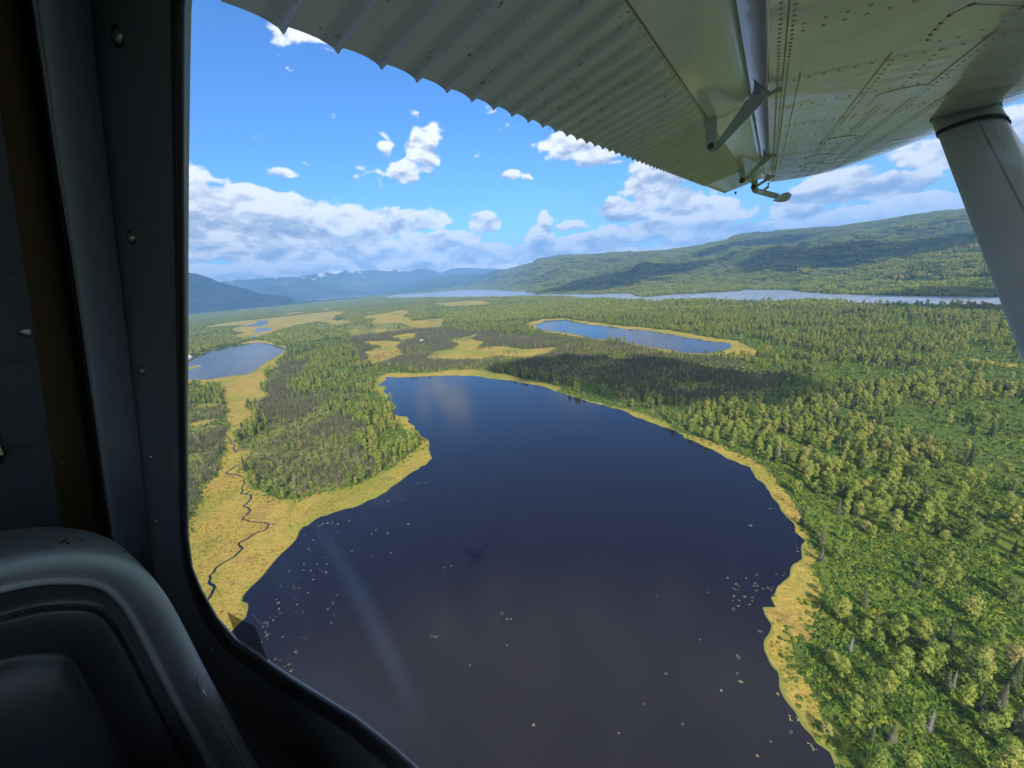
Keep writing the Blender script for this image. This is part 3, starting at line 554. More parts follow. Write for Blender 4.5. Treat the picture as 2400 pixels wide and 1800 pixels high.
# sedge tussocks on the nearer marsh
def sedge_gen(q):
    d = q.normal(size=3); d /= np.linalg.norm(d); d[2] = abs(d[2])*.8; return d*np.array([.55, .55, .42])*q.uniform(.3, 1.0), d+np.array([0, 0, .5]), 1
M_SEDGE = mat('sedge_blade', m_leaf([(0, (.16, .17, .03)), (.3, (.33, .27, .045)), (.6, (.48, .35, .07)), (.85, (.42, .25, .06)), (1, (.60, .46, .16))], .2))
tufts = [proto_obj('tussock', [(*leafcloud(16, sedge_gen, .26, np.random.default_rng(140+i)), M_SEDGE)]) for i in range(3)]
x, y = grid(60, 520, 1.9); k = visible(x, y); x, y = x[k], y[k]; k = any_inside(x, y, [marsh_polys[0]]+marsh_polys[-7:]) & ~any_inside(x, y, lake_polys); x, y = x[k], y[k]
k = RNG.random(len(x)) < np.clip(.30+(fbm(x, y, 16, 3, 171)-.5)*3, .03, .8); k &= np.min([np.hypot(x-a, y-b) for a, b in stream_pts], axis=0) > 1.5; x, y = x[k], y[k]
scatter('marsh_grass', 'golden sedge tussocks covering the marsh along the shore', 'grass', np.stack([x, y, 0*x+.08, RNG.uniform(0, 6.28, len(x)), RNG.uniform(.5, 1.4, len(x)), RNG.integers(3, size=len(x))], -1), tufts)
# far wood on the plain
x, y = grid(1350, 4200, 8.5); k = visible(x, y); x, y = x[k], y[k]; k = ~any_inside(x, y, water+marsh_polys) & ~any_inside(x*1.05, y*1.05, marsh_polys[4:]+lake_polys[1:]) & ~any_inside(x*1.10, y*1.10, marsh_polys[4:12]) & (np.hypot(x, y) < foot1(np.arctan2(x, y))); x, y = x[k], y[k]
dn = fbm(x, y, 260, 4, 5); k = RNG.random(len(x)) < np.clip(.72+(dn-.5)*2.6, .12, 1); x, y, dn = x[k], y[k], dn[k]; sp = is_spruce(x, y) | (fbm(x, y, 500, 3, 15) > .62)
w_ = np.where(sp & (RNG.random(len(x)) < .8), 3, RNG.integers(3, size=len(x))); ff = np.stack([x, y, 0*x-.5, RNG.uniform(0, 6.28, len(x)), RNG.uniform(.7, 1.2, len(x)), w_], -1)
scatter('far_wood', 'distant green forest on the plain before the river', 'forest', ff, farb+[fars])
# clumps: beyond 4.2 km and up the slopes across the river
x, y = grid(1000, 9500, 34, .45); k = visible(x, y, 60, 40); x, y = x[k], y[k]; a = np.arctan2(x, y); r = np.hypot(x, y); h_ = height(x, y)
k = ((r > 4200) | (r > foot1(a)+15)) & ~any_inside(x, y, water+marsh_polys) & (h_+fbm(x, y, 500, 3, 8)*250 < 620) & (fbm(x, y, 300, 3, 44) < .66)
x, y, h_ = x[k], y[k], h_[k]
cc = np.stack([x, y, h_-2, RNG.uniform(0, 6.28, len(x)), RNG.uniform(.8, 1.15, len(x)), RNG.integers(3, size=len(x))], -1)
scatter('hillside_forest', 'hazy forest covering the slopes across the river', 'forest', cc, clumps)


# ---------------------------------------------------------------- clouds overhead whose shadows lie on the land
def m_cloud(t, b, out):
    b.inputs['Base Color'].default_value = (.85, .86, .88, 1); b.inputs['Roughness'].default_value = 1; b.inputs['Specular IOR Level'].default_value = 0
M_CLOUD = mat('cloud_white', m_cloud)
def terrain_hit(px, py):
    v = ray(px, py).normalized(); tt = np.geomspace(150, 16000, 1500); x = v.x*tt; y = v.y*tt; z = H+v.z*tt; a = np.arctan2(x, y); r = np.hypot(x, y); k = np.where(z < np.maximum.reduce([height(x, y)]+[m_.h(a, r) for m_ in (m_a, m_b, m_c, m_d)]))[0]
    i = k[0] if len(k) else 1440
    return Vector((x[i], y[i], max(0, z[i])))
def cloud(pts, alt, seed):
    rg = np.random.default_rng(seed); V = []; F = []
    for (px, py, rad, ry) in pts:
        P = terrain_hit(px, py); t_ = (alt-P.z)/sunv.z; C = P+sunv*t_
        for j in range(12):
            o = Vector((rg.uniform(-1, 1)*rad*.75, rg.uniform(-1, 1)*ry*.6, rg.uniform(-.12, .2)*rad)); R_ = rg.uniform(.5, .85)
            bm = bmesh.new(); bmesh.ops.create_icosphere(bm, subdivisions=3, radius=1)
            for v in bm.verts:
                n_ = 1+.22*math.sin(v.co.x*5+j)*math.cos(v.co.y*6+seed)+.12*math.sin(v.co.z*11+v.co.x*9); v.co = Vector((v.co.x*rad*R_*n_, v.co.y*ry*R_*n_*1.1, v.co.z*rad*.4*R_*n_*(1 if v.co.z > 0 else .5)))+o+C
            k = len(V); V += [tuple(v.co) for v in bm.verts]; F += [tuple(q.index+k for q in f.verts) for f in bm.faces]; bm.free()
    return tag(obj('cloud', V, F, M_CLOUD, smooth=True), kind='structure')
cloud([(1240,862,55,40),(1310,866,66,55),(1390,870,74,66),(1470,876,78,72),(1550,886,74,70),(1620,893,74,66),(1690,896,66,52),(1750,900,55,42)], 1000, 1)
cloud([(1420,652,300,170),(1500,643,320,170),(1580,636,260,150)], 3000, 2)
cloud([(1330,676,260,90),(1410,668,260,90),(1480,662,220,90)], 3000, 3)
cloud([(1850,592,260,150),(1960,592,300,130),(2070,585,300,130),(2180,570,300,150),(2270,556,280,170)], 2900, 4)
cloud([(1750,572,380,220),(1850,560,380,180)], 3300, 5)
cloud([(2150,690,60,40),(2230,692,70,45),(2310,695,70,45)], 1500, 6)
cloud([(2130,719,50,30),(2230,722,60,30),(2330,726,60,30)], 1450, 7)
cloud([(470,845,60,40),(530,835,60,40)], 1150, 9)
cloud([(440,690,1500,1300),(520,695,1400,1200),(610,697,1200,1100)], 6800, 10)

# ---------------------------------------------------------------- the airplane, in its own axes: x aft, y out along the left wing, z up
SV = ray(1806, 494).normalized(); AV = ray(-302, 650); AV = (AV-SV*AV.dot(SV)).normalized(); NV = SV.cross(AV)
plane = empty('airplane'); plane.matrix_world = Matrix.Translation(EYE) @ Matrix((AV, SV, NV)).transposed().to_4x4()
tag(plane, 'white high-wing propeller airplane seen from its cabin window, wing and strut outside', 'airplane')
def loc(px, py): v = ray(px, py); return Vector((v.dot(AV), v.dot(SV), v.dot(NV)))
def onS(px, py, s): v = loc(px, py); return v*(s/v.y)
def onN(px, py, n): v = loc(px, py); return v*(n/v.z)
def onA(px, py, a): v = loc(px, py); return v*(a/v.x)
def paint(base, dirt=0.0, rough=.28, coat=.6, warp=.25, groove=0):
    def f(t, b, out):
        p = TexP(t); n = t.noise(p, 3.5, 4, .6); c = t.mix(t.mr(n, .35, .7, 0, .5), base, tuple(x*.82 for x in base))
        if groove:                           # shading bands of the ribs painted into the colour
            z = t.n('ShaderNodeSeparateXYZ'); t.l(p, z.inputs[0]); ph = t.m('FRACT', t.m('MULTIPLY', t.m('SUBTRACT', z.outputs[1], .318), 1/groove))
            g2 = t.m('MULTIPLY', t.mr(ph, .42, .62, 0, 1, True), t.mr(ph, .70, .92, 1, 0, True)); c = t.mix(t.m('MULTIPLY', g2, t.mr(t.noise(p, 6, 4, .6), .25, .7, .18, .55)), c, (.30, .32, .33))
        if dirt:
            d = t.mr(t.noise(t.vm('MULTIPLY', p, (.45, 1, 1)), 95, 2, .5), .70-.04*dirt, .735-.04*dirt, 0, .92); g = t.mr(t.noise(p, 5, 3, .6), .4, .6); c = t.mix(t.m('MULTIPLY', d, g), c, (.03, .028, .022))
        t.l(c, b.inputs['Base Color']); b.inputs['Roughness'].default_value = rough; b.inputs['Coat Weight'].default_value = coat; b.inputs['Coat Roughness'].default_value = .06
        bp = t.n('ShaderNodeBump'); bp.inputs['Distance'].default_value = .006; bp.inputs['Strength'].default_value = warp; t.l(t.noise(t.vm('MULTIPLY', p, (1.2, 1, 1)), 5, 2, .5), bp.inputs['Height']); t.l(bp.outputs[0], b.inputs['Normal']); t.l(bp.outputs[0], b.inputs['Coat Normal'])
    return f
M_WING = mat('wing_paint', paint((.68, .66, .76), 0, .24, .6, .85)); M_FLAP = mat('flap_paint', paint((.67, .66, .74), 1.0, .38, .4, .15, .08))
M_NOSE = mat('flap_nose_paint', paint((.68, .67, .74), .2, .3, .6, .3)); M_STRUT = mat('strut_paint', paint((.46, .48, .53), 0, .35, .4, .1)); M_ARM = mat('bracket_paint', paint((.42, .45, .47), .3, .45, .2, .1))
M_SKIN = mat('fuselage_paint', color=(.6, .6, .6), rough=.4); M_COVE = mat('cove_dark', color=(.09, .11, .07), rough=.6); M_BLACK = mat('black_rubber', color=(.012, .012, .014), rough=.5)
M_RIVET = mat('rivet_head', color=(.34, .35, .33), rough=.35); M_SCREW = mat('screw_head', color=(.45, .42, .38), rough=.3, metal=.9); M_HOLE = mat('dark_fastener', color=(.03, .025, .03), rough=.35, coat=.5); M_SEAM = mat('seam_line', color=(.22, .23, .22), rough=.8)
M_BRIGHT = mat('bare_metal_lip', color=(.72, .73, .74), rough=.15, metal=.9)
def grid_mesh(name, P, m, parent, smooth=True, flip=False):
    n, k = len(P), len(P[0]); V = [q for r in P for q in r]; F = []
    for i in range(n-1):
        for j in range(k-1):
            f = (i*k+j, (i+1)*k+j, (i+1)*k+j+1, i*k+j+1); F.append(f[::-1] if flip else f)
    return obj(name, V, F, m, parent, smooth)
def box(name, c, d, m, parent, rot=None, bev=0.0):
    bm = bmesh.new(); bmesh.ops.create_cube(bm, size=1)
    for v in bm.verts: v.co = Vector((v.co.x*d[0], v.co.y*d[1], v.co.z*d[2]))
    if bev: bmesh.ops.bevel(bm, geom=bm.edges[:], offset=bev, segments=3, affect='EDGES', profile=.6)
    if rot: bmesh.ops.rotate(bm, verts=bm.verts, matrix=rot)
    bmesh.ops.translate(bm, verts=bm.verts, vec=c); me = D.meshes.new(name); bm.to_mesh(me); bm.free(); me.materials.append(m); o = D.objects.new(name, me); COL.objects.link(o)
    if parent: o.parent = parent
    return o
def tube(name, pts, r, m, parent, k=10, closed=False, flat=1.0, up=Vector((0, 0, 1))):
    V = []; F = []; n = len(pts); pts = [Vector(p) for p in pts]
    for i, p in enumerate(pts):
        a = pts[i-1] if (i or closed) else p; b = pts[(i+1) % n] if (i < n-1 or closed) else p; d = (b-a).normalized(); x = d.cross(up)
        x = x.normalized() if x.length > 1e-4 else d.orthogonal().normalized(); y = d.cross(x); rr = r[i] if isinstance(r, (list, tuple)) else r
        for j in range(k): t = j*2*math.pi/k; V.append(p+x*math.cos(t)*rr+y*math.sin(t)*rr*flat)
    for i in range(n if closed else n-1):
        for j in range(k): F.append((i*k+j, i*k+(j+1) % k, ((i+1) % n)*k+(j+1) % k, ((i+1) % n)*k+j))
    if not closed: F.append(tuple(range(k))[::-1]); F.append(tuple((n-1)*k+j for j in range(k)))
    return obj(name, V, F, m, parent, True)
def plate(name, poly, nrm, th, m, parent, bev=.0015):       # a flat sheet-metal part: outline, thickness along nrm
    bm = bmesh.new(); vs = [bm.verts.new(p) for p in poly]; f = bm.faces.new(vs); r = bmesh.ops.extrude_face_region(bm, geom=[f]); bmesh.ops.translate(bm, verts=[e for e in r['geom'] if isinstance(e, bmesh.types.BMVert)], vec=nrm*th)
    bmesh.ops.recalc_face_normals(bm, faces=bm.faces); bmesh.ops.triangulate(bm, faces=[f for f in bm.faces if len(f.verts) > 4])
    me = D.meshes.new(name); bm.to_mesh(me); bm.free(); me.materials.append(m); o = D.objects.new(name, me); COL.objects.link(o); o.parent = parent; return o
def domes(name, pts, r, nrm, m, parent, k=8, h=.5, two=False):    # round heads of rivets or screws in one mesh
    V = []; F = []; nrm = Vector(nrm).normalized(); x = nrm.orthogonal().normalized(); y = nrm.cross(x)
    for q in pts:
        o = len(V); q = Vector(q)
        for t_, rr in ((0, 1), (.6, .8), (.92, .42)):
            for j in range(k): a = j*2*math.pi/k; V.append(q+x*math.cos(a)*r*rr+y*math.sin(a)*r*rr+nrm*r*h*t_)
        V.append(q+nrm*r*h)
        for l in (0, 1):
            for j in range(k): F.append((o+l*k+j, o+l*k+(j+1) % k, o+(l+1)*k+(j+1) % k, o+(l+1)*k+j))
        for j in range(k): F.append((o+2*k+j, o+2*k+(j+1) % k, o+3*k))
    return obj(name, V, F, m, parent, True)
# wing: flat underside at z = .43, leading edge forward (-x), round tip
WN = .43
LEs = [(.145, -1.68), (1.2, -1.66), (2.0, -1.58), (2.7, -1.44), (3.3, -1.32), (3.8, -1.28), (5.0, -1.22), (6.0, -1.14), (6.8, -1.02), (7.4, -.87), (7.8, -.66), (8.0, -.46), (8.1, -.2), (8.16, .03)]  # inboard leading edge, out of view, pushed forward to shade the strut
ls = np.array([a for a, b in LEs]); lv = np.array([b for a, b in LEs]); st = np.concatenate([np.linspace(.145, 7, 60), np.linspace(7.05, 8.16, 24)])
W = []; Wt = []
for s in st:
    le = float(np.interp(s, ls, lv)); ch = .07-le; thk = min(1, ch/.9)*(1 if s < 7 else max(.05, math.sqrt(max(0, 1-((s-7)/1.17)**2))))
    row = [(.07, s, WN)]+[(.07-ch*u, s, WN) for u in (.02, .15, .3, .42, .52, .60)]
    for u, z in ((.68, .006), (.76, .022), (.84, .046), (.91, .076), (.97, .112), (1.0, .15)): row.append((.07-ch*u, s, WN+z*thk))
    W.append(row)
    tp = [(.07-ch, s, WN+.15*thk)]+[(.07-ch*u, s, WN+z*thk) for u, z in ((.985, .175), (.93, .205), (.8, .235), (.6, .245), (.3, .215), (.0, .165))]+[(.07+.23*thk, s, WN+.10*thk), (.07+.23*thk, s, WN+.092*thk), (.03, s, WN+.125*thk)]
    Wt.append(tp)
wing = grid_mesh('wing', W, M_WING, plane)
up = grid_mesh('wing_top_skin', Wt, M_WING, wing, flip=False)
cove = grid_mesh('cove', [[(.03, s, WN+.126), (.045, s, WN+.03), (.062, s, WN+.012), (.066, s, WN+.004)] for s in np.linspace(.28, 7.9, 60)], M_COVE, wing)  # cove surface coloured darker than the wing skin
tube('wing_lip', [(.0695, s, WN+.005) for s in np.linspace(.28, 8.1, 60)], .0055, M_BRIGHT, wing, 8)
def strip(name, pairs, w_, m, parent, z=.0016):          # seam lines on the underside
    V = []; F = []
    for (a, b, c, d) in pairs:
        p = Vector((a, b, WN-z)); q = Vector((c, d, WN-z)); n_ = Vector((-(q-p).y, (q-p).x, 0)).normalized()*w_; k = len(V); V += [p+n_, p-n_, q-n_, q+n_]; F.append((k, k+3, k+2, k+1))
    return obj(name, V, F, m, parent)
strip('seam', [(.03, .9, .03, 8.0), (-.02, 1.9, -.02, 8.0), (-.25, 1.9, -.24, 7.9), (-.36, 2.6, -.35, 7.9), (-.47, 1.9, -.46, 7.8), (-.60, 2.6, -.58, 7.4), (.06, 1.96, -.75, 1.96), (.06, 2.98, -.8, 2.98), (.06, 4.4, -.8, 4.4), (.06, 5.9, -.8, 5.9)], .0017, M_SEAM, wing)
riv = []
for a in (.045, .018): riv += [(a, s, WN) for s in np.arange(.9, 8.0, .032)]
for a in (-.27, -.38, -.49, -.62): riv += [(a, s, WN) for s in np.arange(2.0, 7.6, .055)]
for s in (1.45, 1.5, 1.99, 2.45, 2.95, 3.02, 3.45, 3.9, 4.37, 4.43, 4.9, 5.4, 5.87, 5.93, 6.4, 6.9, 7.4): riv += [(a, s, WN) for a in np.arange(-.72, .03, .042)]
domes('rivet_row', riv, .0052, (0, 0, -1), M_RIVET, wing, 6, .45)
def on_plane(L): return [onN(1600+x/2.765, y/2.765, WN) for x, y in L]
ov1 = [(1600,255),(1615,222),(1648,187),(1683,146),(1738,97),(1873,30),(1662,260),(1790,235),(1945,187),(2080,133),(2147,88),(2192,45)]
ov2 = [(1215,675),(1222,660),(1235,645),(1248,633),(1270,618),(1338,593),(1438,570),(1528,553),(1578,553),(1565,567),(1550,580),(1532,592),(1517,605),(1492,623),(1423,647),(1335,665),(1257,678)]
for L, r in ((ov1, .0085), (ov2, .0085)): domes('panel_fastener', on_plane(L), r, (0, 0, -1), M_HOLE, wing, 10, .35)
far_f = []
for cs, cx_ in ((3.9, -.34), (4.9, -.30), (5.7, -.30), (6.6, -.28)):
    for i in range(16): t_ = i*2*math.pi/16; far_f.append((cx_+.10*math.cos(t_)*(1 if abs(math.cos(t_)) < .8 else 1.05), cs+.16*math.sin(t_), WN))
domes('panel_fastener', far_f, .0085, (0, 0, -1), M_HOLE, wing, 8, .35)
# access covers: slightly proud plates
for cx_, cs, ra, rb in ((-.34, 3.9, .085, .14), (-.30, 4.9, .085, .14), (-.30, 5.7, .085, .14), (-.28, 6.6, .08, .13)):
    plate('access_cover', [Vector((cx_+ra*math.cos(t_), cs+rb*math.sin(t_), WN-.0008)) for t_ in np.linspace(0, 2*math.pi, 28, endpoint=False)], Vector((0, 0, -1)), .0015, M_WING, wing)
def cover(L, grow):
    P = on_plane(L); c = sum(P, Vector())/len(P); P = sorted(P, key=lambda p: math.atan2(p.y-c.y, p.x-c.x)); plate('access_cover', [c+(p-c)*grow+Vector((0, 0, -.0008)) for p in P], Vector((0, 0, -1)), .0015, M_WING, wing)
cover(ov1, 1.05); cover(ov2, 1.08)
# flap: ribbed skin, drooped 18 degrees
FT = math.tan(math.radians(18)); TEA, TEN = .564, .263
def fn(a): return TEN+FT*(TEA-a)
PIT = .08; prof = [(0, 0), (.25, -.0006), (.50, .0), (.68, .0022), (.80, .0050), (.855, .0102), (.875, .0102), (.93, .0012)]
def flap_row(s, dz, fade=1.0):
    out = []
    for a, k in ((.2655, 0), (.272, .15), (.285, .75), (.30, 1), (.40, 1), (.50, 1), (.545, 1), (TEA, 1.0)): out.append(Vector((a, s, fn(a)-dz*k*fade)))
    return out
rows = []; s = .318
i0 = 0
while s < 4.32:
    for u, z in prof: rows.append(flap_row(s+u*PIT, z))
    s += PIT
flap = grid_mesh('flap', rows, M_FLAP, plane, smooth=False)
s_end = rows[-1][0].y
er = []; ss = s_end+.003
for i in range(300):
    s2 = ss+i*(6.48-ss)/299; z = .007*max(0, math.sin((s2/PIT)*2*math.pi))**2
    er.append([Vector((a, s2, fn(a)-z*k)) for a, k in ((.2655, 0), (.32, 0), (.44, 0), (.53, .1), (TEA-.004, 1))])
grid_mesh('smooth_end_skin', er, M_NOSE, flap)
# end closing and top skin
grid_mesh('flap_top_skin', [[(TEA-.002, s, TEN+.0008), (TEA-.004, s, TEN+.006), (.40, s, fn(.40)+.03), (.25, s, fn(.25)+.075), (.17, s, fn(.17)+.09), (.135, s, fn(.17)+.06), (.128, s, fn(.146)+.03), (.136, s, fn(.146)+.008), (.146, s, fn(.146)-.0)] for s in np.linspace(.318, 6.48, 40)], M_NOSE, flap)
nose = grid_mesh('flap_nose_skin', [[(.146, s, fn(.146)), (.152, s, fn(.152)-.003), (.20, s, fn(.20)-.003), (.266, s, fn(.266)-.002)] for s in np.linspace(.318, 6.48, 40)], M_NOSE, flap)
for s in (.318, 6.48): obj('end_rib', [(TEA, s, TEN), (.40, s, fn(.40)+.03), (.25, s, fn(.25)+.075), (.17, s, fn(.17)+.09), (.128, s, fn(.146)+.03), (.146, s, fn(.146)), (.40, s, fn(.40))], [(0, 1, 2, 3, 4, 5, 6)], M_NOSE, flap)
domes('rivet_row', [(.274, s, fn(.274)-.001) for s in np.arange(.34, 6.4, .04)]+[(a, s, fn(a)) for s in (4.34, 6.42) for a in np.arange(.29, .55, .03)], .0032, (0, 0, -1), M_RIVET, flap, 6, .4)
obj('seam', [(.264, .33, fn(.264)-.0030), (.2675, .33, fn(.2675)-.0026), (.2675, 6.4, fn(.2675)-.0026), (.264, 6.4, fn(.264)-.0030)], [(0, 3, 2, 1)], M_SEAM, flap)
obj('seam', [(.148, 2.05, fn(.148)-.0033), (.26, 2.05, fn(.26)-.0033), (.26, 2.056, fn(.26)-.0033), (.148, 2.056, fn(.148)-.0033)], [(0, 1, 2, 3)], M_SEAM, flap)
tube('static_wick', [onS(1724, 449, 6.46), onS(1724, 455, 6.46)], .012, M_BLACK, flap, 8)
# hinge brackets: an arm fixed to the wing meets a link fixed to the flap at a pivot below
def bracket(s, arm, link, piv, rp, wing_parent, flap_parent):
    P = [onS(x, y, s) for x, y in arm]; Q = [onS(x, y, s) for x, y in link]
    for q in Q:
        m_ = fn(q.x)-.0005
        if q.z > m_: q.z = m_
    a = plate('hinge_arm', P, Vector((0, 1, 0)), .012, M_ARM, wing_parent); l = plate('hinge_link', [p-Vector((0, .016, 0)) for p in Q], Vector((0, 1, 0)), .010, M_ARM, flap_parent)
    c = onS(*piv, s); domes('pivot_bolt', [c-Vector((0, .017, 0))], rp, (0, -1, 0), M_HOLE, a, 14, .35)
    V = []; F = []
bx_ = lambda L: [(1500+x/5.53, 150+y/5.53) for x, y in L]
s1 = onN(1789, 205, WN).y
bracket(s1, bx_([(1470,185),(1500,215),(1560,265),(1620,315),(1690,350),(1800,290),(1830,300),(1825,350),(1700,400),(1640,440),(1500,590),(1250,850),(1120,990),(1040,1080),(985,1125),(930,1145),(895,1135),(930,1060),(985,1010),(1060,920),(1180,750),(1350,510),(1440,410),(1475,320),(1480,250)]),
        bx_([(735,130),(880,130),(930,330),(985,520),(1000,640),(1000,800),(992,1000),(985,1060),(955,1115),(910,1135),(875,1110),(862,1050),(850,850),(830,640),(800,420),(765,260)]), (1500+925/5.53, 150+1070/5.53), .0125, wing, flap)
domes('pivot_bolt', [onS(1500+1585/5.53, 150+355/5.53, s1)-Vector((0, .002, 0))], .011, (0, -1, 0), M_ARM, wing, 14, .4)
cx3 = lambda L: [(1640+x/8.296, 280+y/8.296) for x, y in L]
s2 = onN(*cx3([(1370, 700)])[0], WN).y
bracket(s2, cx3([(1230,590),(1300,640),(1400,690),(1500,690),(1480,720),(1380,750),(1340,790),(1150,950),(1000,1090),(900,1200),(850,1240),(800,1230),(860,1150),(960,1060),(1090,900),(1200,760),(1230,690)]),
        cx3([(700,440),(760,420),(810,460),(850,640),(880,850),(890,1100),(870,1210),(820,1240),(785,1200),(770,1050),(745,800),(715,600)]), cx3([(822,1190)])[0], .022, wing, flap)
s3 = onN(*cx3([(1380, 1040)])[0], WN).y
bracket(s3, cx3([(1300,1060),(1460,1090),(1450,1120),(1370,1160),(1240,1240),(1130,1310),(1120,1260),(1240,1180),(1290,1130)]),
        cx3([(1010,1150),(1070,1130),(1130,1180),(1130,1400),(1090,1440),(1010,1400)]), cx3([(1045, 1312)])[0], .03, wing, flap)
# balance horn: a rod with a teardrop weight out beyond the flap
hp = [onS(*q, 6.9) for q in cx3([(1060,1375),(1300,1440),(1530,1500)])]; hr = tube('balance_horn', hp, .035, M_ARM, wing, 8, flat=.35, up=Vector((0, 1, 0)))
tube('brace', [onS(*q, 6.9) for q in cx3([(1340,1230),(1330,1310),(1230,1385)])], .018, M_ARM, hr, 8)
ws = [onS(*q, 6.9) for q in cx3([(1425,1578),(1500,1560),(1580,1535),(1660,1510),(1730,1485),(1785,1465)])]; tube('balance_weight', ws, [.004, .03, .05, .058, .05, .012], M_ARM, hr, 12)
# strut: broad fairing from the wing down and inboard to the belly
top = onN(2260, 268, WN); foot = Vector((-.95, .40, -1.35))
e1 = onN(2186, 322, WN-.10); e2 = onN(2338, 285, WN-.10); axis = (foot-top).normalized()
def strut_sec(t_, L0, W0):
    c = top+(foot-top)*t_; chord = Vector((1, 0, 0)); chord = (chord-axis*chord.dot(axis)).normalized(); th = axis.cross(chord).normalized(); out = []
    for j in range(28):
        a = j*2*math.pi/28; u = math.cos(a); x = u*L0*.5; tt_ = math.sin(a)*W0*.5*(1-.35*u); out.append(c+chord*x+th*tt_)
    return out
L0 = .262
box('strut_fitting', (-.95, .26, -1.28), (.3, .30, .16), M_SKIN, plane, bev=.02)
rows = [strut_sec(t_, L0, .09)+[strut_sec(t_, L0, .09)[0]] for t_ in np.linspace(.05, 1, 14)]
strut = grid_mesh('wing_strut', rows, M_STRUT, plane)
rows = [strut_sec(t_, L0*1.04, .105)+[strut_sec(t_, L0*1.04, .105)[0]] for t_ in (-.02, .02, .052)]; grid_mesh('strut_cuff', rows, M_STRUT, strut)
grid_mesh('strut_seal', [strut_sec(t_, L0*1.05, .112)+[strut_sec(t_, L0*1.05, .112)[0]] for t_ in (.050, .060)], M_BLACK, strut)
grid_mesh('strut_seal', [strut_sec(t_, L0*1.07, .12)+[strut_sec(t_, L0*1.07, .12)[0]] for t_ in (-.012, .004)], M_BLACK, strut)
sec = lambda t_, j: strut_sec(t_, L0, .09)[j]
thv = axis.cross(Vector((1, 0, 0))).normalized()
face = 21 if (sec(.5, 21)-sec(.5, 7)).dot(-(top+foot)*.5) > 0 else 7
nf = (sec(.5, face)-sec(.5, (face+14) % 28)).normalized()
def on_face(t_, k): 
    j0 = face+k; a = math.floor(j0); f_ = j0-a; return sec(t_, a % 28)*(1-f_)+sec(t_, (a+1) % 28)*f_
sg = 1 if on_face(.3, 2).x < on_face(.3, -2).x else -1
seamv = []; 
for t_ in np.linspace(.06, 1, 30): p = on_face(t_, 0.15*sg)+nf*.0012; seamv += [p+Vector((.0022, 0, 0)), p-Vector((.0022, 0, 0))]
obj('seam', seamv, [(2*i, 2*i+1, 2*i+3, 2*i+2) for i in range(29)], M_SEAM, strut)
domes('rivet_row', [on_face(t_, sg*1.4)+nf*.0005 for t_ in list(np.arange(.065, .17, .011))+list(np.arange(.18, .98, .022))], .005, nf, M_RIVET, strut, 8, .5)
# fuselage shell, other wing and tail (they throw the shadow on the lake)
WS = .12
def wall_poly(outer, holes, s, th, name, m, parent):
    loops = [[Vector((a, n, 0)) for a, n in outer]]+[[Vector((a, n, 0)) for a, n in h_] for h_ in holes]; tr = geometry.tessellate_polygon(loops)
    flat = [p for l in loops for p in l]; V = [(p.x, s, p.y) for p in flat]+[(p.x, s+th, p.y) for p in flat]; n = len(flat); F = [tuple(f) for f in tr]+[tuple(i+n for i in f)[::-1] for f in tr]; o = 0
    for l in loops:
        k = len(l)
        for i in range(k): F.append((o+i, o+(i+1) % k, o+(i+1) % k+n, o+i+n))
        o += k
    return obj(name, V, F, m, parent)
C0 = [(560,-150),(446,-60),(440,20),(438,150),(436,400),(436,600),(437,800),(437,1000),(440,1254),(450,1330),(472,1383),(508,1446),(555,1500),(624,1547),(689,1591),(834,1681),(924,1753),(1000,1822),(1100,1890)]
C1 = [(540,-150),(404,-60),(400,20),(401,150),(405,400),(409,600),(413,800),(417,1000),(421,1254),(431,1335),(451,1402),(485,1470),(532,1528),(602,1578),(668,1624),(812,1716),(900,1790),(965,1850),(1060,1920)]
C2 = [(350,-200),(208,-60),(215,20),(226,150),(255,400),(277,600),(300,800),(322,1000),(345,1200),(360,1330),(378,1420),(405,1500),(450,1580),(520,1650),(590,1700),(700,1775),(780,1835),(840,1890),(930,1980)]
C3 = [(200,-260),(72,-60),(85,20),(104,150),(140,400),(172,600),(200,800),(228,1000),(255,1200),(275,1330),(305,1460),(340,1560),(385,1640),(440,1710),(500,1770),(600,1850),(680,1910),(740,1970),(820,2060)]
def sh(C, dx, dy=0): return [(x-dx, y+dy) for x, y in C]
hole = [(onS(x, y, WS).x, onS(x, y, WS).z) for x, y in C0]
hole = hole+[(-.62, hole[-1][1]-.05), (-.76, hole[-1][1]+.02), (-.80, .0), (-.74, .12), (-.5, .15), (hole[0][0]-.02, .15)]
shell = wall_poly([(-2.0, -1.25), (4.2, -1.25), (4.2, .62), (-2.0, .62)], [hole], WS, .0015, 'fuselage_side', M_SKIN, plane)
M_CAB = mat('cabin_lining', color=(.42, .44, .47), rough=.7)
rh = lambda a, b: [(a, -.35), (b, -.35), (b, .40), (a, .40)]
wall_poly([(-2.0, -1.25), (4.2, -1.25), (4.2, .62), (-2.0, .62)], [rh(-1.7, -.7), rh(-.5, .5), rh(.7, 1.5), rh(1.8, 2.6)], -1.35, .02, 'fuselage_side', M_CAB, plane)
box('cabin_roof', (1.1, -.615, .63), (6.3, 1.5, .02), M_CAB, plane); box('cabin_floor', (1.1, -.615, -1.26), (6.3, 1.5, .02), M_CAB, plane)
box('cabin_bulkhead', (4.21, -.615, -.32), (.02, 1.5, 1.9), M_CAB, plane); box('instrument_panel', (-2.01, -.615, -.72), (.02, 1.5, 1.1), M_CAB, plane)
tube('tail_cone', [(4.25, -.615, -.3), (6, -.615, -.1), (8.2, -.615, .1)], [.85, .55, .18], M_SKIN, plane, 16); tube('engine_cowling', [(-2.05, -.615, -.5), (-3.2, -.615, -.6), (-4.2, -.615, -.6)], [.8, .6, .3], M_SKIN, plane, 16)
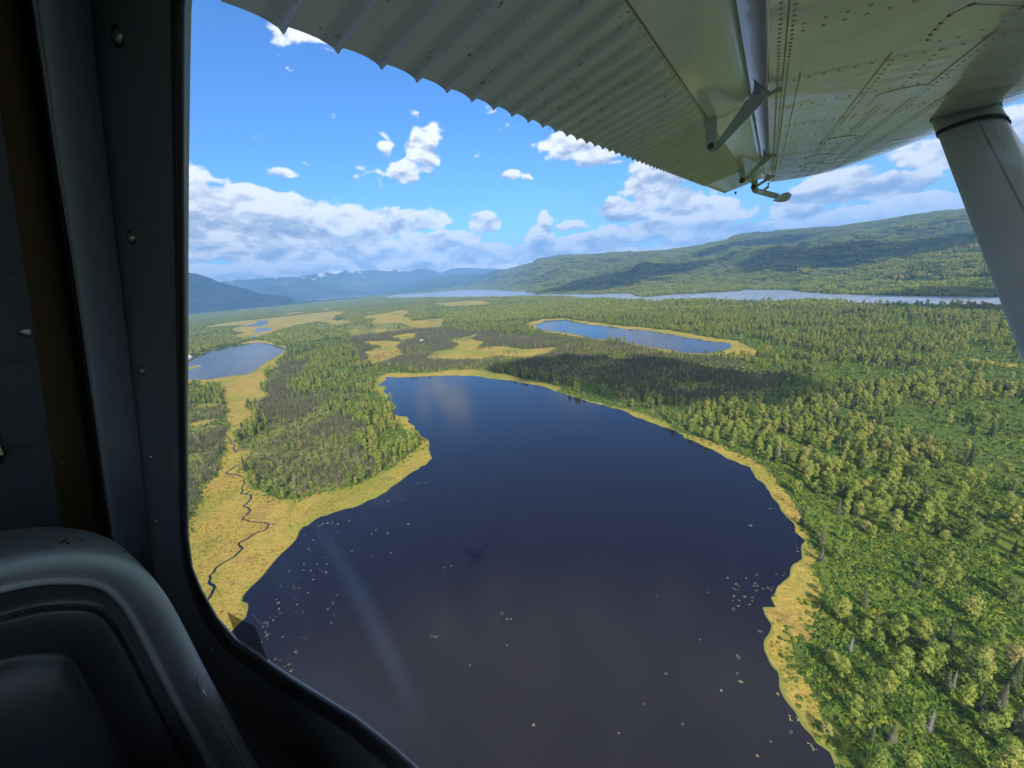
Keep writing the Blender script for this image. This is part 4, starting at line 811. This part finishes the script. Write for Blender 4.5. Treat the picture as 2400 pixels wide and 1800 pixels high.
W2 = [[(q[0], -1.37-q[1], q[2]) for q in r] for r in W]; rw = grid_mesh('right_wing', W2, M_WING, plane); grid_mesh('wing_top_skin', [[(q[0], -1.37-q[1], q[2]) for q in r] for r in Wt], M_WING, rw)
obj('right_flap', [(.14, -1.5, .42), (.564, -1.5, .27), (.564, -7.5, .27), (.14, -7.5, .42)], [(0, 1, 2, 3)], M_FLAP, plane)
tp_ = onS(448, 838, 2.0); kk = 2.0/tp_.y
box('tailplane', (tp_.x+.35, -.615, tp_.z), (1.0, (2.0+.525)*2-.2, .07), M_WING, plane, bev=.03)
box('fin', (tp_.x+.6, -.615, tp_.z+.8), (1.0, .08, 1.6), M_SKIN, plane, bev=.02)
tube('tailplane_tip', [(tp_.x-.12, 1.86, tp_.z), (tp_.x-.02, 1.98, tp_.z), (tp_.x+.5, 2.0, tp_.z), (tp_.x+.85, 1.95, tp_.z)], [.03, .04, .04, .02], M_SKIN, plane, 10)
# window surround: rubber seal, flange, folded post
M_TRIM = mat('window_trim', paint((.13, .145, .17), 0, .38, .3, .1)); M_POST = mat('post_trim', paint((.30, .35, .41), 0, .5, .15, .1)); M_BROWN = mat('brown_webbing', color=(.07, .042, .012), rough=.8); M_PANEL = mat('dark_panel', paint((.10, .11, .14), 0, .5, .1, .1))
AC2 = [onS(x, y, .112).x for x, y in C2]; YC2 = [y for x, y in C2]
def fa_(py): return float(np.interp(py, YC2, AC2))
def onB(px, py, da, ref=None): return onA(px, py, fa_(py if ref is None else ref)+da)
def loft(name, A, sa, B, sb, m, parent, mids=0):
    return grid_mesh(name, [[onS(*a, sa), onS(*a, sa)*.5+onS(*b, sb)*.5, onS(*b, sb)] if mids else [onS(*a, sa), onS(*b, sb)] for a, b in zip(A, B)], m, parent, False)
frame = loft('window_frame', C1, .112, C2, .112, M_TRIM, plane)
def lerpc(A, B, t_): return [(a[0]+(b[0]-a[0])*t_, a[1]+(b[1]-a[1])*t_) for a, b in zip(A, B)]
grid_mesh('window_seal', [[onS(*q, s) for q, s in zip((a, b, c, d, e), (.119, .111, .107, .109, .1122))] for a, b, c, d, e in zip(C0, lerpc(C0, C1, .12), lerpc(C0, C1, .5), lerpc(C0, C1, .85), C1)], M_BLACK, frame)
fold = [(.0, 0), (-.0035, .03), (-.004, .06), (-.006, .10), (-.012, .35), (-.017, .6), (-.020, .85), (-.018, .96), (-.012, 1.0)]
grid_mesh('post', [[onB(a[0]+(b[0]-a[0])*u, a[1]+(b[1]-a[1])*u, s, a[1]) for s, u in fold] for a, b in zip(C2, C3)], M_POST, frame)
tube('post_highlight_strip', [onB(b[0], b[1], -.0125, a[1]) for a, b in zip(C2, C3)], .0011, mat('fold_highlight', color=(.42, .43, .45), rough=.3, metal=.6), frame, 8)  # highlight along the fold, put in as a lighter edge strip
C4 = sh(C3, 16, 8); C5 = sh(C3, 32, 16); C6 = sh(C3, 112, 40); C7 = sh(C3, 122, 44)
def loftB(name, A, da, B, db, m, parent): return grid_mesh(name, [[onB(*a, da, r[1]), onB(*b, db, r[1])] for a, b, r in zip(A, B, C2)], m, parent, False)
loftB('post_return', C3, -.012, C4, .02, M_BLACK, frame); loftB('post_return', C4, .02, C5, .018, M_BLACK, frame)
web = grid_mesh('webbing', [[onB(*q, s, r[1]) for q, s in zip((a, b, c, d), (.016, .010, .010, .016))] for a, b, c, d, r in zip(C5, lerpc(C5, C6, .15), lerpc(C5, C6, .85), C6, C2)], M_BROWN, plane)
panel = loftB('side_panel', C6, .0165, [(x-900, y) for x, y in C7], .0165, M_PANEL, plane)
YP = [y+42 for x, y in C2 if True]
def onP(px, py, d=.0165): return onA(px, py, float(np.interp(py, [c[1] for c in C7], AC2))+d)
M_GLINT = mat('aft_window_glint', color=(.75, .85, .62), rough=.5)  # glint of the aft window, painted as a pale sheet
obj('aft_window_frame', [onP(x, y, .0145) for x, y in ((-190,1012),(2,1016),(13,1072),(6,1086),(-190,1090))], [(0, 1, 2, 3, 4)], M_BLACK, panel)
obj('aft_window', [onP(x, y, .0138) for x, y in ((-190,1030),(-3,1034),(9,1067),(-190,1072))], [(0, 1, 2, 3)], M_GLINT, panel)
def screw(c, r, nrm, parent, m=M_SCREW):
    nrm = Vector(nrm).normalized(); domes('screw', [c], r, nrm, m, parent, 16, .55); x = nrm.orthogonal().normalized(); y = nrm.cross(x)
    obj('washer', [c+(x*math.cos(t_)+y*math.sin(t_))*r*1.5+nrm*.0003 for t_ in np.linspace(0, 2*math.pi, 16, endpoint=False)], [tuple(range(16))], M_BLACK, parent)
for px, py in ((277,85),(309,556),(334,869),(354,1071),(367,1222)): screw(onS(px, py, .1115), .0034, (-.25, -1, .1), frame)
for px, py in ((498,1522),(617,1634),(762,1757),(400,1356)): screw(onS(px, py, .1115), .0030 if px != 400 else .001, (-.25, -1, .1), frame)
for px, py in ((62,775),(140,1080)): screw(onP(px, py, .0155), .0040, (-1, -.3, .2), panel)
# scratched bright line along the lower trim
tube('trim_edge', [onS(x, y, .1112) for x, y in ((690,1636),(760,1692),(845,1762),(930,1838))], .0003, M_BRIGHT, frame, 6)
tube('trim_edge', [onS(x, y, .1112) for x, y in ((600,1735),(680,1800),(740,1860))], .0003, M_SCREW, frame, 6)
# placard
pc = lambda q, d=0: onP(q[0], q[1], .0140-d)
pl = obj('placard', [pc(q) for q in ((-90,1150),(62,1153),(76,1206),(-90,1200))], [(0, 1, 2, 3)], mat('placard_black', color=(.02, .018, .025), rough=.5), panel)
M_LET = mat('placard_letters', color=(.22, .17, .19), rough=.7)
letters = {'N': [[(0,0),(0,1)],[(0,1),(1,0)],[(1,0),(1,1)]], 'O': [[(0,0),(0,1),(1,1),(1,0),(0,0)]], 'E': [[(1,1),(0,1),(0,0),(1,0)],[(0,.5),(.8,.5)]], 'X': [[(0,0),(1,1)],[(0,1),(1,0)]], 'I': [[(.5,0),(.5,1)]], 'T': [[(.5,0),(.5,1)],[(0,1),(1,1)]]}
Vl = []; Fl = []
def lp(u, v): # u along the line of text, v up
    return (-12+u*14.5-v*9+ (9 if True else 0), 1196-v*31+u*1.1)
for i, chx in enumerate('NO EXIT'):
    for path in letters.get(chx, []):
        for a, b in zip(path[:-1], path[1:]):
            p = Vector(lp(i*.82+a[0]*.55, a[1])); q = Vector(lp(i*.82+b[0]*.55, b[1])); n_ = Vector((-(q-p).y, (q-p).x)).normalized()*1.1; k = len(Vl)
            Vl += [pc(p+n_, .0006), pc(p-n_, .0006), pc(q-n_, .0006), pc(q+n_, .0006)]; Fl.append((k, k+1, k+2, k+3))
obj('lettering', Vl, Fl, M_LET, pl)
# window pane with reflection streaks painted on as pale translucent strips, and scratches
def m_pane(t, b, out):
    b.inputs['Base Color'].default_value = (.02, .02, .02, 1); gl = t.n('ShaderNodeBsdfGlossy'); gl.inputs['Roughness'].default_value = .03; tr = t.n('ShaderNodeBsdfTransparent'); tr.inputs[0].default_value = (.97, .98, .98, 1)
    ge = t.n('ShaderNodeNewGeometry'); cs = t.m('ABSOLUTE', t.vm('DOT_PRODUCT', ge.outputs['Incoming'], ge.outputs['Normal'])); fr = t.m('ADD', .008, t.m('MULTIPLY', t.m('POWER', t.m('SUBTRACT', 1.0, cs), 5.0), .22)); ms = t.n('ShaderNodeMixShader'); t.l(fr, ms.inputs[0]); t.l(tr.outputs[0], ms.inputs[1]); t.l(gl.outputs[0], ms.inputs[2]); t.l(ms.outputs[0], out.inputs[0])
M_PANE = mat('clear_acrylic', m_pane)
pane = obj('window_pane', [(a, .1215, z) for a, z in hole], geometry.tessellate_polygon([[Vector((a, z, 0)) for a, z in hole]]), M_PANE, plane)
def m_refl_streak(t, b, out):
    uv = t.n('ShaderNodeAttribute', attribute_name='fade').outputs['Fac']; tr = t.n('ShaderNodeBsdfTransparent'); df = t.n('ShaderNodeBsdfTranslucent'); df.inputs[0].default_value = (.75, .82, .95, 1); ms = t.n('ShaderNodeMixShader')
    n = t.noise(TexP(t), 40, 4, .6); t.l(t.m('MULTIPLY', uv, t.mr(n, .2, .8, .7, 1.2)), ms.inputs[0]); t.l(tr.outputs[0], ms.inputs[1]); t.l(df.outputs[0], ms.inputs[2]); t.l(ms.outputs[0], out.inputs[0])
M_REFL_STREAK = mat('reflection_streak', m_refl_streak)
def refl_streak(pts, widths, strg, s=.1203):
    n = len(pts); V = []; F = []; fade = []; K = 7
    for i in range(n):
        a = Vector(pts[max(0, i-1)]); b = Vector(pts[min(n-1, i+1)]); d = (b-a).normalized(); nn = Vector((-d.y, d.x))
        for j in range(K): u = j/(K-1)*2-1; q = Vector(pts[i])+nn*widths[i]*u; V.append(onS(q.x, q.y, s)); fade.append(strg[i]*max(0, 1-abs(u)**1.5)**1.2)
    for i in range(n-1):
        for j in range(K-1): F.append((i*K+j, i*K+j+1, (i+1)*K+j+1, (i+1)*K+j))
    o = obj('refl_streak', V, F, M_REFL_STREAK, pane); at = o.data.attributes.new('fade', 'FLOAT', 'POINT'); at.data.foreach_set('value', np.array(fade, np.float32)); return o
refl_streak([(735,1225),(790,1300),(840,1390),(890,1490),(930,1570),(960,1640),(1000,1720)], [16,26,32,34,34,34,30], [.03,.10,.14,.15,.12,.07,0])
refl_streak([(1003,640),(1010,700),(1018,760),(1020,820),(1015,860)], [14,20,24,24,18], [0,.10,.14,.10,0])
refl_streak([(755,730),(765,760),(775,795),(790,815)], [10,14,14,8], [0,.12,.14,0]); refl_streak([(700,775),(710,790),(712,806)], [8,14,12], [0,.12,0])
refl_streak([(2300,370),(2350,365),(2400,375)], [20,30,30], [0,.25,.3])
refl_streak([(640,1530),(760,1600),(900,1680),(1040,1760)], [40,60,70,60], [0,.05,.05,0], .1201)
refl_streak([(1270,330),(1290,300),(1302,285)], [6,8,5], [.0,.25,0])
refl_streak([(590,1440),(612,1462),(618,1470)], [1.2,1.2,1], [.4,.4,0])
obj('dark_reflection', [onS(x, y, .1195) for x, y in ((532,1434),(565,1452),(597,1468),(612,1505),(628,1550),(600,1538),(566,1508),(555,1498))], [tuple(range(8))], mat('dark_reflection_tint', lambda t, b, out: (b.inputs['Alpha'].__setattr__('default_value', .72), None), (.02, .016, .018), .5), frame)  # dark reflection in the pane, painted as a translucent sheet

# ---------------------------------------------------------------- seat behind the window post
SA = .60
M_RIM = mat('seat_shell_enamel', paint((.40, .45, .49), 0, .42, .25, .05)); M_LEATH = mat('black_leather', lambda t, b, out: (lambda bp: (bp.inputs['Distance'].__setattr__('default_value', .0015), bp.inputs['Strength'].__setattr__('default_value', .35), t.l(t.noise(TexP(t), 260, 4, .6), bp.inputs['Height']), t.l(bp.outputs[0], b.inputs['Normal'])))(t.n('ShaderNodeBump')), (.040, .041, .050), .36, 0, .6)
SC = .55
seat = empty('passenger_chair'); tag(seat, 'black leather seat back in a chipped grey metal shell beside the cabin window', 'chair'); seat.matrix_world = Matrix.Translation(EYE) @ Matrix((AV, SV, NV)).transposed().to_4x4()
RIMpx = [(-420,1420),(-300,1375),(-180,1330),(-80,1300),(0,1280),(60,1266),(130,1258),(200,1258),(262,1268),(308,1288),(350,1322),(385,1365),(412,1410),(445,1475),(490,1565),(540,1655),(590,1745),(640,1840),(720,2000),(820,2200)]
RIMpx = [(x+2, y+26) for x, y in RIMpx]
def inset(P, k):      # move the outline inwards
    if k > 150: return [(p[0]+(-60-p[0])*(k-150)/410, p[1]+(1950-p[1])*(k-150)/410) for p in inset(P, 150)]
    out = []
    for i, p in enumerate(P):
        a = Vector(P[max(0, i-1)]); b = Vector(P[min(len(P)-1, i+1)]); d = (b-a).normalized(); out.append((p[0]-d.y*k*1.0, p[1]+d.x*k*1.0))
    return out
def srow(layers):      # layers: (inset px, aft distance)
    cols = [[onA(x, y, SA)*(1) + Vector((da*SC, 0, 0)) for x, y in inset(RIMpx, k)] for k, da in layers]; return [[c[i] for c in cols] for i in range(len(RIMpx))]
def sub(o, lv=2):
    md = o.modifiers.new('soft', 'SUBSURF'); md.levels = md.render_levels = lv
shell_o = grid_mesh('shell', srow([(-2, .12), (-4, .04), (-2, .0), (3, -.012), (14, -.019), (28, -.020), (42, -.013), (58, .002), (74, .022), (84, .034), (92, .030), (102, .034), (112, .050)]), M_RIM, seat); sub(shell_o)
cush = grid_mesh('cushion', srow([(98, .060), (104, .036), (111, .020), (120, .006), (130, .000), (137, .000), (142, .004), (145, .009), (148, .004), (154, .000), (176, .002), (200, .010), (222, .020), (236, .030), (244, .034), (252, .028), (270, .010), (310, -.008), (380, -.022), (470, -.026), (545, -.028)]), M_LEATH, seat); sub(cush)
# stitches along the cushion seam
L1 = inset(RIMpx, 136); st_ = []
for i in range(4, 13):
    for k in range(3):
        t_ = k/3; x = L1[i][0]+(L1[i+1][0]-L1[i][0])*t_; y = L1[i][1]+(L1[i+1][1]-L1[i][1])*t_; st_.append(onA(x, y, SA)+Vector((-.0015, 0, 0)))
domes('stitch', st_, .0026, (-1, 0, 0), M_BLACK, seat, 8, .5)
# chips in the enamel
for (x, y, r) in ((150,1268,.0075),(160,1272,.005),(190,1264,.004),(126,1263,.003),(292,1294,.003),(255,1270,.003)):
    V = [onA(x, y, SA-.0095)+Vector((0, math.cos(t_)*r*.5*random.uniform(.5, 1.2), math.sin(t_)*r*.5*random.uniform(.4, .9))) for t_ in np.linspace(0, 6.28, 9, endpoint=False)]; obj('paint_chip', V, [tuple(range(9))], M_BLACK, shell_o)
tube('crack', [onA(x-30, y+10, SA-.0105) for x, y in ((497,1568),(493,1580),(492,1600),(498,1612))], .0006, M_SCREW, shell_o, 6)
tube('shell_edge', [onA(x-26, y+10, SA-.0102) for x, y in ((497,1598),(530,1660),(570,1735),(605,1800),(640,1870))], .0004, M_BRIGHT, shell_o, 6)

# ---------------------------------------------------------------- lily pads
M_LILY = mat('lily_pad', color=(.42, .46, .22), rough=.35, spec=.6); M_LILY2 = mat('yellowed_lily_pad', color=(.45, .38, .12), rough=.4)
def lily_mesh(seed, m):
    r = np.random.default_rng(seed); V = []; F = []
    for i in range(int(r.integers(4, 10))):
        c = r.normal(size=2)*np.array([.55, .45]); R_ = r.uniform(.13, .3); k = len(V); a0 = r.uniform(0, 6.28); n = 9; V.append((c[0], c[1], .0))
        for j in range(n): a = a0+.35+j*(5.6/(n-1)); V.append((c[0]+math.cos(a)*R_, c[1]+math.sin(a)*R_*.85, .012*math.sin(a*2)))
        for j in range(n-1): F.append((k, k+1+j, k+2+j))
    me = D.meshes.new('lily_pads'); me.from_pydata(V, [], F); me.materials.append(m); me.update(); return me
LM = [lily_mesh(i, M_LILY if i % 4 else M_LILY2) for i in range(6)]
c7 = lambda x, y: (400+x/2.765, 1200+y/2.765); c5 = lambda x, y: (1700+x/3.16, 900+y/3.16); c6 = lambda x, y: (1700+x/3.16, 1275+y/3.16); c4 = lambda x, y: (400+x/3.16, 800+y/3.16)
LP = [c7(*p) for p in [(925,185),(940,207),(838,205),(895,240),(900,250),(910,262),(850,268),(865,340),(950,340),(1012,340),(770,385),(860,377),(908,383),(967,375),(983,387),(1008,392),(1008,402),(930,415),(925,440),(832,425),(718,480),(797,482),(805,496),(835,498),(893,527),(688,569),(703,588),(697,595),(802,560),(825,558),(819,602),(703,625),(700,632),(712,658),(858,652),(808,652),(640,688),(683,684),(668,702),(612,720),(630,725),(603,745),(628,742),(615,783),(630,795),(622,805),(632,825),(588,848),(725,813),(855,817),(875,823),(813,907),(765,992),(740,1003),(680,955),(710,965),(783,1035),(1080,540),(1052,587),(1048,600),(1018,632),(1062,667),(1044,720),(1175,255),(1305,147),(1328,122),(1045,187),(1060,237),(1085,132),(985,80),(1050,68),(1075,85),(965,95),(1003,295),(1430,268),(1408,140),(1540,80),(1800,330),(1818,352),(1773,363),(1690,806),(1718,812),(2120,680),(2150,663),(2180,697),(2208,697),(2178,868),(1300,285),(1110,377),(950,90),(1020,75),(885,75),(870,150)]]
LP += [c5(*p) for p in [(60,595),(185,1050),(197,1052),(530,1218),(538,1245),(230,1417),(378,1410),(437,1403),(430,1425),(155,1442),(78,1485),(98,1500),(65,1520),(95,1530),(215,1480),(235,1498),(210,1500),(280,1520),(320,1515),(345,1530),(240,1530),(225,1535),(65,1575),(145,1577),(200,1585),(55,1607),(103,1610),(200,1610),(178,1635),(97,1650),(60,1672),(335,925),(478,1068),(515,1100),(15,1437),(352,1508)]]
LP += [c6(*p) for p in [(255,650),(90,960),(120,1022),(390,1115),(475,1278),(543,1305),(487,1395),(632,1492),(663,1530),(237,1575),(335,1470),(478,1305),(605,1378)]]
LP += [c4(*p) for p in [(1343,1553),(1635,1570),(1757,1357),(1490,1430),(1610,1185),(1720,1175),(1055,1475),(1165,1345),(1240,1355),(1195,1350),(1890,1050),(1830,1055),(1323,1330),(1430,1290),(1605,1425)]]
LP += [(1540,1400),(1640,1500),(1560,1580),(1510,1650),(1600,1700),(1450,1720),(1690,1620),(1735,1600),(1730,1540),(1660,1390),(1100,1560),(1250,1700)]
for i, (px, py) in enumerate(LP):
    g_ = gp(px, py); o = D.objects.new('lily_pads', LM[i % 6]); COL.objects.link(o); o.location = (g_[0], g_[1], .285); o.rotation_euler.z = random.uniform(0, 6.28); s_ = random.uniform(.30, .66)*(1.25 if py < 1250 else 1); o.scale = (s_, s_, s_)
    tag(o, 'small patch of pale green lily pads floating on the dark lake', 'lily pads', 'lily pad patches floating on the lake')
# cabin seen as a white speck, and the gravel clearing across the river
g_ = gp(988, 801); cb = empty('cabin', (g_[0], g_[1], 0)); tag(cb, 'tiny white-roofed cabin in the trees beyond the far marsh', 'cabin'); cb.rotation_euler.z = .5
M_ROOF = mat('white_roof', color=(.8, .8, .8), rough=.5)
obj('wall', [(-4, -3, 0), (4, -3, 0), (4, 3, 0), (-4, 3, 0), (-4, -3, 3.4), (4, -3, 3.4), (4, 3, 3.4), (-4, 3, 3.4), (-4, 0, 5.2), (4, 0, 5.2)], [(0, 1, 5, 4), (2, 3, 7, 6), (1, 2, 6, 9, 5), (3, 0, 4, 8, 7)], M_SBARK, cb)
obj('roof', [(-4.5, -3.8, 3.2), (4.5, -3.8, 3.2), (4.5, 0, 5.6), (-4.5, 0, 5.6), (4.5, 3.8, 3.2), (-4.5, 3.8, 3.2)], [(0, 1, 2, 3), (3, 2, 4, 5)], M_ROOF, cb)
# ---------------------------------------------------------------- haze
bpy.ops.mesh.primitive_cube_add(size=1, location=(0, 0, 0)); hz_o = bpy.context.object; hz_o.name = 'haze'
hz_o.scale = (38200, 38200, 1500); hz_o.location = (0, 0, 750-10); tag(hz_o, 'thin blue haze filling the valley', 'haze', kind='stuff')
hm = D.materials.new('haze'); hm.use_nodes = True; t = NT(hm.node_tree); out = t.n('ShaderNodeOutputMaterial'); pv = t.n('ShaderNodeVolumePrincipled')
pv.inputs['Color'].default_value = (.27, .54, 1, 1); pv.inputs['Density'].default_value = 8.5e-5; pv.inputs['Anisotropy'].default_value = 0; t.l(pv.outputs[0], out.inputs['Volume']); hz_o.data.materials.append(hm)
